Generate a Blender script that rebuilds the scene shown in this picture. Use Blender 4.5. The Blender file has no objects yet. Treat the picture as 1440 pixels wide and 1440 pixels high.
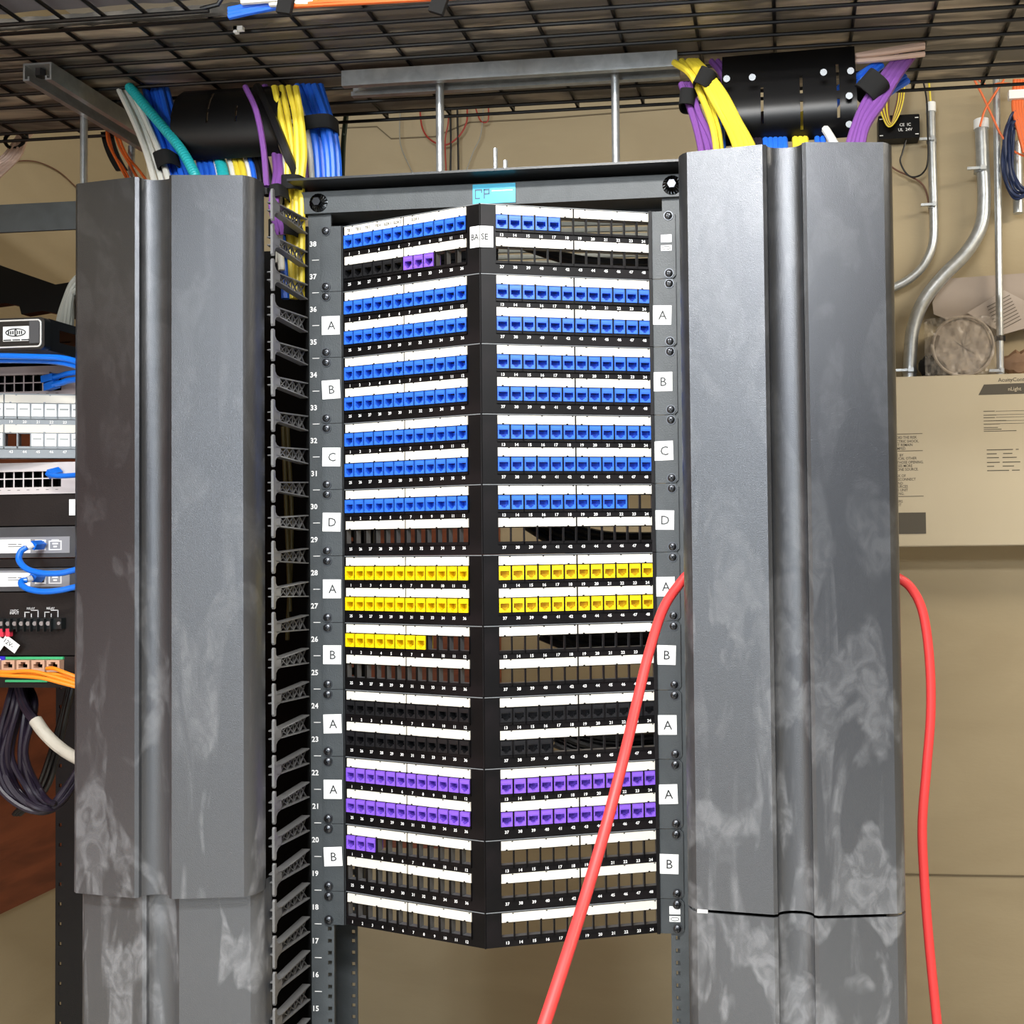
import bpy, math, random
from mathutils import Vector, Matrix
random.seed(7)
PI = math.pi
SC = bpy.context.scene
COL = SC.collection

# ------------------------------------------------------------------ camera
CP = Vector((0.38009, -1.31935, 1.36197)); YAW, PIT, ROL = -0.10132, 0.02572, -0.0131
F = Vector((math.sin(YAW)*math.cos(PIT), math.cos(YAW)*math.cos(PIT), math.sin(PIT)))
R0 = Vector((math.cos(YAW), -math.sin(YAW), 0)); U0 = R0.cross(F)
RV = math.cos(ROL)*R0+math.sin(ROL)*U0; UV = -math.sin(ROL)*R0+math.cos(ROL)*U0
cam = bpy.data.cameras.new('camera'); co = bpy.data.objects.new('camera', cam); COL.objects.link(co)
cam.sensor_width = 36; cam.lens = 36; cam.sensor_fit = 'HORIZONTAL'; cam.shift_x = -240/1440
cam.clip_start = 0.02
co.matrix_world = Matrix.Translation(CP) @ Matrix((RV, UV, -F)).transposed().to_4x4()
SC.camera = co

# ------------------------------------------------------------------ world, lights, exposure
w = bpy.data.worlds.new('world'); SC.world = w; w.use_nodes = True
w.node_tree.nodes['Background'].inputs[0].default_value = (0.80, 0.86, 1.0, 1)
w.node_tree.nodes['Background'].inputs[1].default_value = 0.24
def area(name, loc, target, size, size_y, power, col):
    l = bpy.data.lights.new(name, 'AREA'); l.shape = 'RECTANGLE'; l.size = size; l.size_y = size_y
    l.energy = power; l.color = col
    o = bpy.data.objects.new(name, l); COL.objects.link(o); o.location = loc
    o.rotation_euler = (Vector(target)-Vector(loc)).to_track_quat('-Z', 'Y').to_euler()
    return o
area('ceiling_lamp_light', (0.10, -1.45, 2.55), (0.10, -1.2, 0), 1.2, 0.25, 43, (1.0, 0.98, 0.95))
area('ceiling_lamp_light', (0.30, -2.60, 2.55), (0.10, -1.0, 0.9), 1.2, 0.5, 30, (0.93, 0.97, 1.0))
area('door_highlight_light', (-1.25, -3.95, 1.75), (-0.1, 0.0, 1.45), 1.0, 1.7, 58, (0.88, 0.95, 1.0))  # unseen area light added behind the camera for the door highlights
area('ceiling_lamp_light', (2.0, 0.0, 2.55), (1.5, 0.5, 0), 1.2, 0.3, 22, (1.0, 0.90, 0.74))
SC.view_settings.view_transform = 'Standard'; SC.view_settings.look = 'None'
SC.view_settings.gamma = 1; SC.view_settings.exposure = 0.9
try: SC.view_settings.use_curve_mapping = False
except Exception: pass

def ray(x, y):
    return F + RV*((x-960)/1440) - UV*((y-720)/1440)
def P(x, y, Y=None, Z=None, X=None):
    d = ray(x, y)
    t = ((Y-CP.y)/d.y) if Y is not None else ((Z-CP.z)/d.z if Z is not None else (X-CP.x)/d.x)
    return CP+d*t

# ------------------------------------------------------------------ materials
def lin(h):
    h = h.lstrip('#'); c = [int(h[i:i+2], 16)/255 for i in (0, 2, 4)]
    return tuple((v/12.92 if v <= .04045 else ((v+.055)/1.055)**2.4) for v in c)+(1,)
MC = {}
def mat(name, hexc, rough=.5, metal=0, noise=0, nscale=8, col2=None, bump=0, bscale=200, spec=.5, alpha=1, rvar=0, stretch=(1,1,1), nlo=.35, nhi=.65, detail=4, trans=0):
    if name in MC: return MC[name]
    m = bpy.data.materials.new(name); m.use_nodes = True; nt = m.node_tree; b = nt.nodes['Principled BSDF']
    c = lin(hexc); b.inputs['Base Color'].default_value = c
    b.inputs['Roughness'].default_value = rough; b.inputs['Metallic'].default_value = metal
    b.inputs['Specular IOR Level'].default_value = spec
    if alpha < 1: b.inputs['Alpha'].default_value = alpha
    if trans: b.inputs['Transmission Weight'].default_value = trans
    if noise or bump or rvar:
        tc = nt.nodes.new('ShaderNodeTexCoord')
        mp = nt.nodes.new('ShaderNodeMapping'); nt.links.new(tc.outputs['Object'], mp.inputs[0]); mp.inputs['Scale'].default_value = stretch
    if noise or rvar:
        n = nt.nodes.new('ShaderNodeTexNoise'); n.inputs['Scale'].default_value = nscale; n.inputs['Detail'].default_value = detail
        n.inputs['Distortion'].default_value = .6
        nt.links.new(mp.outputs[0], n.inputs['Vector'])
        mr = nt.nodes.new('ShaderNodeMapRange'); mr.inputs[1].default_value = nlo; mr.inputs[2].default_value = nhi
        nt.links.new(n.outputs[0], mr.inputs[0])
    if noise:
        mx = nt.nodes.new('ShaderNodeMix'); mx.data_type = 'RGBA'
        mx.inputs[6].default_value = c; mx.inputs[7].default_value = lin(col2)
        mm = nt.nodes.new('ShaderNodeMath'); mm.operation = 'MULTIPLY'; mm.inputs[1].default_value = noise
        nt.links.new(mr.outputs[0], mm.inputs[0]); nt.links.new(mm.outputs[0], mx.inputs[0])
        nt.links.new(mx.outputs[2], b.inputs['Base Color'])
    if rvar:
        ma = nt.nodes.new('ShaderNodeMath'); ma.operation = 'MULTIPLY_ADD'; ma.inputs[1].default_value = rvar; ma.inputs[2].default_value = rough
        nt.links.new(mr.outputs[0], ma.inputs[0]); nt.links.new(ma.outputs[0], b.inputs['Roughness'])
    if bump:
        n2 = nt.nodes.new('ShaderNodeTexNoise'); n2.inputs['Scale'].default_value = bscale; n2.inputs['Detail'].default_value = 2
        nt.links.new(mp.outputs[0], n2.inputs['Vector'])
        bp = nt.nodes.new('ShaderNodeBump'); bp.inputs['Strength'].default_value = bump; bp.inputs['Distance'].default_value = .001
        nt.links.new(n2.outputs[0], bp.inputs['Height']); nt.links.new(bp.outputs[0], b.inputs['Normal'])
    MC[name] = m; return m

wall_m = mat('painted_wall', '#ab9c7e', .75, noise=.5, nscale=3, col2='#9b8c6f', bump=.25, bscale=60, stretch=(1,1,2.5))
wall2_m = mat('painted_board', '#b5a688', .7, noise=.5, nscale=5, col2='#a89a7c', bump=.3, bscale=70, stretch=(1,1,6))
ply_m = mat('stained_plywood', '#8a4c30', .6, noise=.8, nscale=5, col2='#5c301f', bump=.2, bscale=60, stretch=(1,1,5))
floor_m = mat('floor_tile', '#b9b5ac', .5, noise=.4, nscale=10, col2='#a5a198')
ceil_m = mat('ceiling_paint', '#c9c6c0', .8)
groove_m = mat('wall_seam', '#6e624c', .8)
def door_mat():
    # dark powder coat with pale dust smears that have their own shape
    m = bpy.data.materials.new('powder_coat_door'); m.use_nodes = True; nt = m.node_tree; b = nt.nodes['Principled BSDF']
    L = nt.links.new
    tc = nt.nodes.new('ShaderNodeTexCoord'); ge = nt.nodes.new('ShaderNodeNewGeometry')
    def noise(scale, stretch, lo, hi, dist=.8, det=5):
        mp = nt.nodes.new('ShaderNodeMapping'); mp.inputs['Scale'].default_value = stretch; L(ge.outputs['Position'], mp.inputs[0])
        n = nt.nodes.new('ShaderNodeTexNoise'); n.inputs['Scale'].default_value = scale; n.inputs['Detail'].default_value = det
        n.inputs['Distortion'].default_value = dist; L(mp.outputs[0], n.inputs['Vector'])
        mr = nt.nodes.new('ShaderNodeMapRange'); mr.inputs[1].default_value = lo; mr.inputs[2].default_value = hi; L(n.outputs[0], mr.inputs[0])
        return mr.outputs[0]
    big = noise(9, (1, 1, .5), .50, .56, 2.2, 3)
    streak = noise(20, (1.2, 1, .18), .56, .66, 1.0)
    fine = noise(45, (1, 1, .7), .40, .62, 1.5)
    # more handling marks towards waist height
    sx = nt.nodes.new('ShaderNodeSeparateXYZ'); L(ge.outputs['Position'], sx.inputs[0])
    zr = nt.nodes.new('ShaderNodeMapRange'); zr.inputs[1].default_value = 1.45; zr.inputs[2].default_value = .85
    zr.inputs[3].default_value = .15; zr.inputs[4].default_value = 1; L(sx.outputs[2], zr.inputs[0])
    mxx = nt.nodes.new('ShaderNodeMath'); mxx.operation = 'MAXIMUM'; L(big, mxx.inputs[0]); L(streak, mxx.inputs[1])
    fa = nt.nodes.new('ShaderNodeMath'); fa.operation = 'MULTIPLY_ADD'; fa.inputs[1].default_value = .6; fa.inputs[2].default_value = .35; L(fine, fa.inputs[0])
    fb = nt.nodes.new('ShaderNodeMath'); fb.operation = 'MULTIPLY'; L(mxx.outputs[0], fb.inputs[0]); L(fa.outputs[0], fb.inputs[1])
    fc = nt.nodes.new('ShaderNodeMath'); fc.operation = 'MULTIPLY_ADD'; fc.inputs[1].default_value = .62; fc.inputs[2].default_value = .42; L(fb.outputs[0], fc.inputs[0])
    mu = nt.nodes.new('ShaderNodeMath'); mu.operation = 'MULTIPLY'; L(fc.outputs[0], mu.inputs[0]); L(zr.outputs[0], mu.inputs[1])
    m2 = nt.nodes.new('ShaderNodeMath'); m2.operation = 'MULTIPLY'; m2.inputs[1].default_value = .55; L(mu.outputs[0], m2.inputs[0])
    mx = nt.nodes.new('ShaderNodeMix'); mx.data_type = 'RGBA'; mx.inputs[6].default_value = lin('#47494d'); mx.inputs[7].default_value = lin('#97999c')
    L(m2.outputs[0], mx.inputs[0]); L(mx.outputs[2], b.inputs['Base Color'])
    ro = nt.nodes.new('ShaderNodeMath'); ro.operation = 'MULTIPLY_ADD'; ro.inputs[1].default_value = .22; ro.inputs[2].default_value = .31
    L(mu.outputs[0], ro.inputs[0]); L(ro.outputs[0], b.inputs['Roughness'])
    n2 = nt.nodes.new('ShaderNodeTexNoise'); n2.inputs['Scale'].default_value = 1500; n2.inputs['Detail'].default_value = 0; L(ge.outputs['Position'], n2.inputs['Vector'])
    bp = nt.nodes.new('ShaderNodeBump'); bp.inputs['Strength'].default_value = .35; bp.inputs['Distance'].default_value = .0005
    L(n2.outputs[0], bp.inputs['Height']); L(bp.outputs[0], b.inputs['Normal'])
    me_ = nt.nodes.new('ShaderNodeMath'); me_.operation = 'MULTIPLY_ADD'; me_.inputs[1].default_value = -1.2; me_.inputs[2].default_value = .85; me_.use_clamp = True
    L(m2.outputs[0], me_.inputs[0]); L(me_.outputs[0], b.inputs['Metallic'])
    b.inputs['Specular IOR Level'].default_value = .8
    return m
door_m = door_mat()
black_m = mat('black_steel', '#101012', .42, bump=.2, bscale=500)
panel_m = mat('black_panel_face', '#0b0a0b', .42, noise=.3, nscale=9, col2='#2c2427', nlo=.5, nhi=.75, spec=.16)
ear_m = mat('grey_panel_ear', '#33383b', .45, noise=.3, nscale=30, col2='#4a4f52', bump=.3, bscale=600)
rail_m = mat('grey_rack_rail', '#3d4245', .5, noise=.4, nscale=40, col2='#4c5154', bump=.3, bscale=500)
plast_m = mat('black_plastic', '#050505', .4, spec=.15)
finger_m = mat('finger_plastic', '#6a6a6a', .3)
strip_m = mat('white_label_strip', '#d9d5ca', .5)
module_m = mat('lit_port_frame', '#4c4d50', .28)  # lighter grey stands in for lit edges on the black port frames
edge_m = mat('panel_edge', '#7d8184', .35)
label_m = mat('white_sticker', '#f3f5f4', .55)
ink_m = mat('white_ink', '#e8e8e8', .6); dink_m = mat('dark_ink', '#222426', .6); gink_m = mat('grey_ink', '#2e2e2e', .7)
blue_m = mat('blue_jack', '#2f6de0', .4); yellow_m = mat('yellow_jack', '#f2d206', .4); purple_m = mat('purple_jack', '#8259d4', .4)
bjack_m = mat('black_jack', '#1c1c1e', .3, spec=.35); wjack_m = mat('white_jack', '#eceeee', .4)
gold_m = mat('contact_metal', '#8a7a4a', .35, 1)
steel_m = mat('zinc_steel', '#c4c8ca', .35, .75, noise=.5, nscale=60, col2='#9da2a5')
screw_m = mat('screw_steel', '#55575b', .36, 1)
wire_m = mat('tray_wire', '#0c0c0d', .4)
liner_m = mat('tray_liner', '#7a746c', .5, noise=.9, nscale=11, col2='#e0d2bc', bump=1.0, bscale=18, stretch=(.5,2.4,1), nlo=.5, nhi=.68)
liner2_m = mat('tray_liner_grey', '#6a6a70', .45, noise=.5, nscale=8, col2='#8c8c94', bump=1.0, bscale=18)
velcro_m = mat('black_velcro', '#070707', .9)
red_m = mat('red_cable', '#d63c3b', .42)
cb = {'blue': mat('blue_cable', '#2467dc', .4), 'yellow': mat('yellow_cable', '#e6cf3c', .4), 'purple': mat('purple_cable', '#7a4a94', .4),
      'white': mat('white_cable', '#e2e0d6', .4), 'teal': mat('teal_conduit', '#22b0b4', .35), 'orange': mat('orange_cable', '#e56a2a', .4),
      'black': mat('black_cable', '#111112', .4), 'navy': mat('navy_cable', '#1d2c50', .45), 'pink': mat('pinkish_cable', '#d6b8a6', .45),
      'grey': mat('grey_cable', '#8f8f86', .45), 'green': mat('dark_green_cable', '#15301f', .45), 'patch': mat('blue_patch_cord', '#0f6fe0', .3),
      'fiber': mat('orange_fibre_cord', '#ee8a22', .4), 'dpurple': mat('dark_purple_cable', '#1d1524', .45), 'brown': mat('brown_wire', '#6d4a38', .6),
      'shadeyellow': mat('shaded_yellow_cable', '#4d421c', .6), 'redw': mat('red_wire', '#9a2e22', .5)}

# ------------------------------------------------------------------ mesh builder
class MB:
    def __init__(s): s.v = []; s.f = []; s.m = []; s.s = []
    def add(s, vs, fs, mi=0, smooth=False):
        o = len(s.v); s.v += [tuple(v) for v in vs]
        for f in fs: s.f.append(tuple(i+o for i in f)); s.m.append(mi); s.s.append(smooth)
        return s
    def box(s, x0, x1, y0, y1, z0, z1, mi=0):
        vs = [(x, y, z) for x in (x0, x1) for y in (y0, y1) for z in (z0, z1)]
        return s.add(vs, [(0,1,3,2),(4,6,7,5),(0,4,5,1),(2,3,7,6),(0,2,6,4),(1,5,7,3)], mi)
    def quad(s, a, b, c, d, mi=0): return s.add([a, b, c, d], [(0,1,2,3)], mi)
    def grid(s, xs, zs, hole, y0, y1, mi=0, mi_side=None):
        # plate in the xz plane, thickness y0..y1, cells where hole(i,j) is true are open
        if mi_side is None: mi_side = mi
        nx, nz = len(xs)-1, len(zs)-1
        H = [[bool(hole(i, j)) for j in range(nz)] for i in range(nx)]
        def sol(i, j): return 0 <= i < nx and 0 <= j < nz and not H[i][j]
        for i in range(nx):
            for j in range(nz):
                if H[i][j]: continue
                a, b, c, d = xs[i], xs[i+1], zs[j], zs[j+1]
                s.quad((a,y0,c),(b,y0,c),(b,y0,d),(a,y0,d), mi)
                s.quad((a,y1,c),(a,y1,d),(b,y1,d),(b,y1,c), mi_side)
                if not sol(i-1, j): s.quad((a,y0,c),(a,y0,d),(a,y1,d),(a,y1,c), mi_side)
                if not sol(i+1, j): s.quad((b,y0,c),(b,y1,c),(b,y1,d),(b,y0,d), mi_side)
                if not sol(i, j-1): s.quad((a,y0,c),(a,y1,c),(b,y1,c),(b,y0,c), mi_side)
                if not sol(i, j+1): s.quad((a,y0,d),(b,y0,d),(b,y1,d),(a,y1,d), mi_side)
        return s
    def tube(s, pts, r, n=10, mi=0, corr=0, caps=True):
        pts = [Vector(p) for p in pts]; N = len(pts)
        t0 = (pts[1]-pts[0]).normalized(); up = Vector((0,0,1)) if abs(t0.z) < .9 else Vector((0,1,0))
        nrm = t0.cross(up).normalized(); vs = []; fs = []
        for k, p in enumerate(pts):
            t = (pts[min(k+1, N-1)]-pts[max(k-1, 0)])
            if t.length < 1e-9: t = t0
            t = t.normalized(); nrm = (nrm - t*nrm.dot(t)).normalized(); bn = t.cross(nrm)
            rr = (r[k] if isinstance(r, (list, tuple)) else r)*(1+corr*(1 if k % 2 else -1))
            for a in range(n):
                an = 2*PI*a/n; vs.append(p+nrm*math.cos(an)*rr+bn*math.sin(an)*rr)
        for k in range(N-1):
            for a in range(n):
                b = (a+1) % n; fs.append((k*n+a, k*n+b, (k+1)*n+b, (k+1)*n+a))
        s.add(vs, fs, mi, True)
        if caps:
            s.add(vs[:n], [tuple(range(n))[::-1]], mi); s.add(vs[-n:], [tuple(range(n))], mi)
        return s
    def cyl(s, a, b, r, n=16, mi=0): return s.tube([a, b], r, n, mi)
    def bar(s, a, b, w, d, mi=0, up=(0,1,0)):
        # rectangular bar from a to b
        a = Vector(a); b = Vector(b); t = (b-a).normalized(); u = Vector(up); u = (u-t*u.dot(t)).normalized(); q = t.cross(u)
        vs = []
        for p in (a, b):
            for (i, j) in ((-1,-1),(1,-1),(1,1),(-1,1)): vs.append(p+q*(i*w/2)+u*(j*d/2))
        return s.add(vs, [(0,1,2,3)[::-1],(4,5,6,7),(0,1,5,4),(1,2,6,5),(2,3,7,6),(3,0,4,7)], mi)
    def prism(s, prof, fn0, fn1, mi=0, smooth=False):
        # closed polygon extruded between two mappings
        n = len(prof); vs = [fn0(p) for p in prof]+[fn1(p) for p in prof]
        fs = [(i, (i+1) % n, n+(i+1) % n, n+i) for i in range(n)]
        s.add(vs, fs, mi, smooth); s.add(vs[:n], [tuple(range(n))[::-1]], mi); s.add(vs[n:], [tuple(range(n))], mi)
        return s
    def sheet(s, fn, nu, nv, th, mi=0, hole=None, smooth=True):
        # curved sheet with thickness; fn(u,v) -> (point, normal)
        A = {}; vs = []
        for i in range(nu+1):
            for j in range(nv+1):
                p, n = fn(i/nu, j/nv); p = Vector(p); n = Vector(n).normalized()
                A[i, j] = len(vs); vs += [p, p-n*th]
        H = lambda i, j: i < 0 or j < 0 or i >= nu or j >= nv or (hole and hole(i, j))
        fs = []
        for i in range(nu):
            for j in range(nv):
                if H(i, j): continue
                a, b, c, d = A[i,j], A[i+1,j], A[i+1,j+1], A[i,j+1]
                fs += [(a,b,c,d), (a+1,d+1,c+1,b+1)]
                if H(i-1, j): fs.append((a,d,d+1,a+1))
                if H(i+1, j): fs.append((b,b+1,c+1,c))
                if H(i, j-1): fs.append((a,a+1,b+1,b))
                if H(i, j+1): fs.append((d,c,c+1,d+1))
        return s.add(vs, fs, mi, smooth)
    def text(s, string, size, org, ux=(1,0,0), uz=(0,0,1), mi=0, align='CENTER', sx=1):
        vs, fs, x0, x1 = glyphs(string)
        org = Vector(org); ux = Vector(ux); uz = Vector(uz)
        off = -(x0+x1)/2 if align == 'CENTER' else (-x0 if align == 'LEFT' else -x1)
        return s.add([org+ux*((v[0]+off)*size*sx)+uz*((v[1]-.35)*size) for v in vs], fs, mi)
    def build(s, name, mats, parent=None, loc=(0,0,0), rot=(0,0,0), sharp=30):
        me = bpy.data.meshes.new(name); me.from_pydata(s.v, [], s.f)
        if not isinstance(mats, (list, tuple)): mats = [mats]
        for m in mats: me.materials.append(m)
        me.polygons.foreach_set('material_index', s.m); me.polygons.foreach_set('use_smooth', s.s)
        me.update()
        if any(s.s):
            try: me.set_sharp_from_angle(angle=math.radians(sharp))
            except Exception: pass
        o = bpy.data.objects.new(name, me); COL.objects.link(o); o.location = loc; o.rotation_euler = rot
        if parent: o.parent = parent
        return o
GC = {}
def glyphs(t):
    if t in GC: return GC[t]
    cu = bpy.data.curves.new('t', 'FONT'); cu.body = t; cu.size = 1; cu.resolution_u = 2; cu.offset = .022 if t.isdigit() else (.02 if t in ('BA', 'SE') or t[:3] in ('TIE', 'SLD') else .006)
    ob = bpy.data.objects.new('t', cu); COL.objects.link(ob)
    me = bpy.data.meshes.new_from_object(ob.evaluated_get(bpy.context.evaluated_depsgraph_get()))
    vs = [tuple(v.co) for v in me.vertices]; fs = [tuple(p.vertices) for p in me.polygons]
    xs = [v[0] for v in vs] or [0]
    bpy.data.objects.remove(ob); bpy.data.meshes.remove(me); bpy.data.curves.remove(cu)
    GC[t] = (vs, fs, min(xs), max(xs)); return GC[t]
def tag(o, label=None, cat=None, group=None, kind=None):
    if label: o['label'] = label
    if cat: o['category'] = cat
    if group: o['group'] = group
    if kind: o['kind'] = kind
    return o
def thing(name, label, cat, loc=(0,0,0), group=None):
    o = bpy.data.objects.new(name, None); COL.objects.link(o); o.location = loc; o.empty_display_size = .05
    return tag(o, label, cat, group)
def smooth_path(pts, n=6):
    pts = [Vector(p) for p in pts]; out = []
    for i in range(len(pts)-1):
        p0 = pts[i-1] if i else pts[0]*2-pts[1]; p1, p2 = pts[i], pts[i+1]
        p3 = pts[i+2] if i+2 < len(pts) else pts[-1]*2-pts[-2]
        for k in range(n):
            t = k/n
            out.append(.5*((2*p1)+(p2-p0)*t+(2*p0-5*p1+4*p2-p3)*t*t+(3*p1-p0-3*p2+p3)*t**3))
    out.append(pts[-1]); return out
def cable(name, pts, r, m, label, cat='cable', group=None, n=8, seg=6, parent=None):
    b = MB(); b.tube(smooth_path(pts, seg), r, n)
    o = b.build(name, m, parent)
    if parent is None: tag(o, label, cat, group)
    return o

# ------------------------------------------------------------------ room shell
YB = 1.2; XL = -1.285; XR = 3.2; YF = -4.0; ZC = 2.62
def struct(name, b, m): return tag(b.build(name, m), kind='structure')
struct('floor', MB().box(XL-.1, XR+.1, YF, YB+.1, -.1, 0), floor_m)
struct('ceiling', MB().box(XL-.1, XR+.1, YF, YB+.1, ZC, ZC+.1), ceil_m)
struct('wall_back', MB().box(XL-.1, XR+.1, YB, YB+.1, 0, ZC), wall_m)
struct('wall_left', MB().box(XL-.1, XL, YF, YB, 0, ZC), wall_m)
struct('wall_right', MB().box(XR, XR+.1, YF, YB, 0, ZC), wall_m)
b = MB()   # painted seams on the back wall
def seam(pxs, wd=.003, Y=YB-.0012):
    pp = [P(x, y, Y=Y) for x, y in pxs]
    for a, c in zip(pp, pp[1:]): b.bar(a, c, wd, .002)
seam([(478,180),(530,178),(550,195),(612,192),(660,172),(760,167),(955,152)])
struct('trim_1', b, groove_m)
b = MB()
seam([(1240,1229),(1340,1231),(1500,1233)], .004)
struct('trim_2', b, groove_m)
# stained plywood boards
pz0, pz1 = .594, 1.81
o = MB().box(XL+.002, XL+.014, -1.6, YB-.015, pz0, pz1).build('plywood_board', ply_m)
tag(o, 'reddish brown stained plywood sheet fixed to the left wall behind the looped dark cables', 'board')
o = MB().box(XL+.015, -.338, YB-.013, YB-.001, pz0, pz1).build('plywood_board', ply_m)
tag(o, 'reddish brown stained plywood sheet on the back wall, glimpsed through the open jack holes', 'board')
# ceiling luminaires behind and above the camera
for (x, y, sx, sy, lb) in ((.10,-1.45,1.2,.25,'slim ceiling lamp above and just in front of the rack'), (.30,-2.6,1.2,.5,'wide ceiling lamp behind the camera'), (2.0,.0,1.2,.3,'warm ceiling lamp on the right of the room')):
    L = thing('ceiling_lamp', lb, 'lamp', (x, y, ZC))
    fr = MB().grid([-sx/2-.02,-sx/2,sx/2,sx/2+.02], [-sy/2-.02,-sy/2,sy/2,sy/2+.02], lambda i, j: i == 1 and j == 1, 0, .06).build('frame', label_m, L, (0,0,-.061), (PI/2,0,0))
    fr.location = (0,0,-.061)
    MB().box(-sx/2, sx/2, -sy/2, sy/2, -.02, -.01).build('diffuser', label_m, L)

# ------------------------------------------------------------------ rack geometry
RU = .04445
def zu(u): return .10+(u-1)*RU
A_, D_ = .2105, .0676
TH = math.atan2(D_, A_); LH = math.hypot(A_, D_)
S0 = .019; PITCH = (LH-.0035-S0)/12      # distance from fold to first port, port pitch
def jack_mesh(name, mt, shutter=False):
    b = MB(); w2, h2 = .0071, .0086
    if shutter:
        b.box(-w2, w2, -.003, .008, -h2, h2, 0)
        b.box(-.0052, .0052, -.0034, -.003, .0002, .0022, 1); b.box(-.0015, .0015, -.0034, -.003, -.0066, -.0062, 1)
        o = b.build(name, [mt, mat('shutter_slot', '#9aa09f', .5)])
    else:
        xs = [-w2, -.0056, -.0034, -.0018, .0018, .0034, .0056, w2]; zs = [-h2, -.0068, -.0052, -.0036, .0026, h2]
        def hole(i, j):
            return (j == 3 and 1 <= i <= 5) or (j == 2 and 2 <= i <= 4) or (j == 1 and i == 3)
        b.grid(xs, zs, hole, -.0028, .009, 0)
        b.box(-w2, w2, .009, .013, -h2, h2, 0)
        b.grid([-w2, -w2+.0006, w2-.0006, w2], [-h2, -h2+.0006, h2-.0006, h2], lambda i, j: i == 1 and j == 1, -.0036, -.0028, 0); b.box(-w2*.93, w2*.93, -.0033, -.0028, .0040, .0078, 0)
        for k in range(6): b.box(-.0036+k*.0013, -.0032+k*.0013, .001, .0085, .0018, .0025, 1)
        o = b.build(name, [mt, gold_m])
    me = o.data; bpy.data.objects.remove(o); me.name = name; return me
JM = {'B': jack_mesh('jack', blue_m), 'Y': jack_mesh('jack', yellow_m), 'P': jack_mesh('jack', purple_m), 'K': jack_mesh('jack', bjack_m), 'W': jack_mesh('jack', wjack_m, True)}
JL = {'B': 'blue jack', 'Y': 'yellow jack', 'P': 'purple jack', 'K': 'black jack', 'W': 'white shuttered jack'}
def screw_mesh():
    b = MB()
    b.cyl((0,0,0), (0,-.0012,0), .0062, 20, 0)
    prof = [(.0052,-.0012),(.0048,-.0028),(.0034,-.0038),(.0018,-.0042)]
    n = 16; vs = [(r*math.cos(2*PI*a/n), y, r*math.sin(2*PI*a/n)) for r, y in prof for a in range(n)]
    fs = [(k*n+a, k*n+(a+1) % n, (k+1)*n+(a+1) % n, (k+1)*n+a) for k in range(len(prof)-1) for a in range(n)]+[tuple(range(3*n, 4*n))]
    b.add(vs, fs, 0, True)
    b.box(-.0028, .0028, -.0045, -.004, -.0005, .0005, 1); b.box(-.0005, .0005, -.0045, -.004, -.0028, .0028, 1)
    o = b.build('screw', [screw_m, plast_m]); me = o.data; bpy.data.objects.remove(o); return me
SM = screw_mesh()
def inst(me, name, parent, loc, rot=(0,0,0)):
    o = bpy.data.objects.new(name, me); COL.objects.link(o); o.parent = parent; o.location = loc; o.rotation_euler = rot; return o
def half(side):   # (location, rotz, local x of port centre k=0..11 left to right)
    if side < 0: return (-A_, 0), -TH, [.0035+PITCH*(k+.5) for k in range(12)]
    return (0, -D_), TH, [S0+PITCH*(k+.5) for k in range(12)]
NUMC = {}
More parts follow.
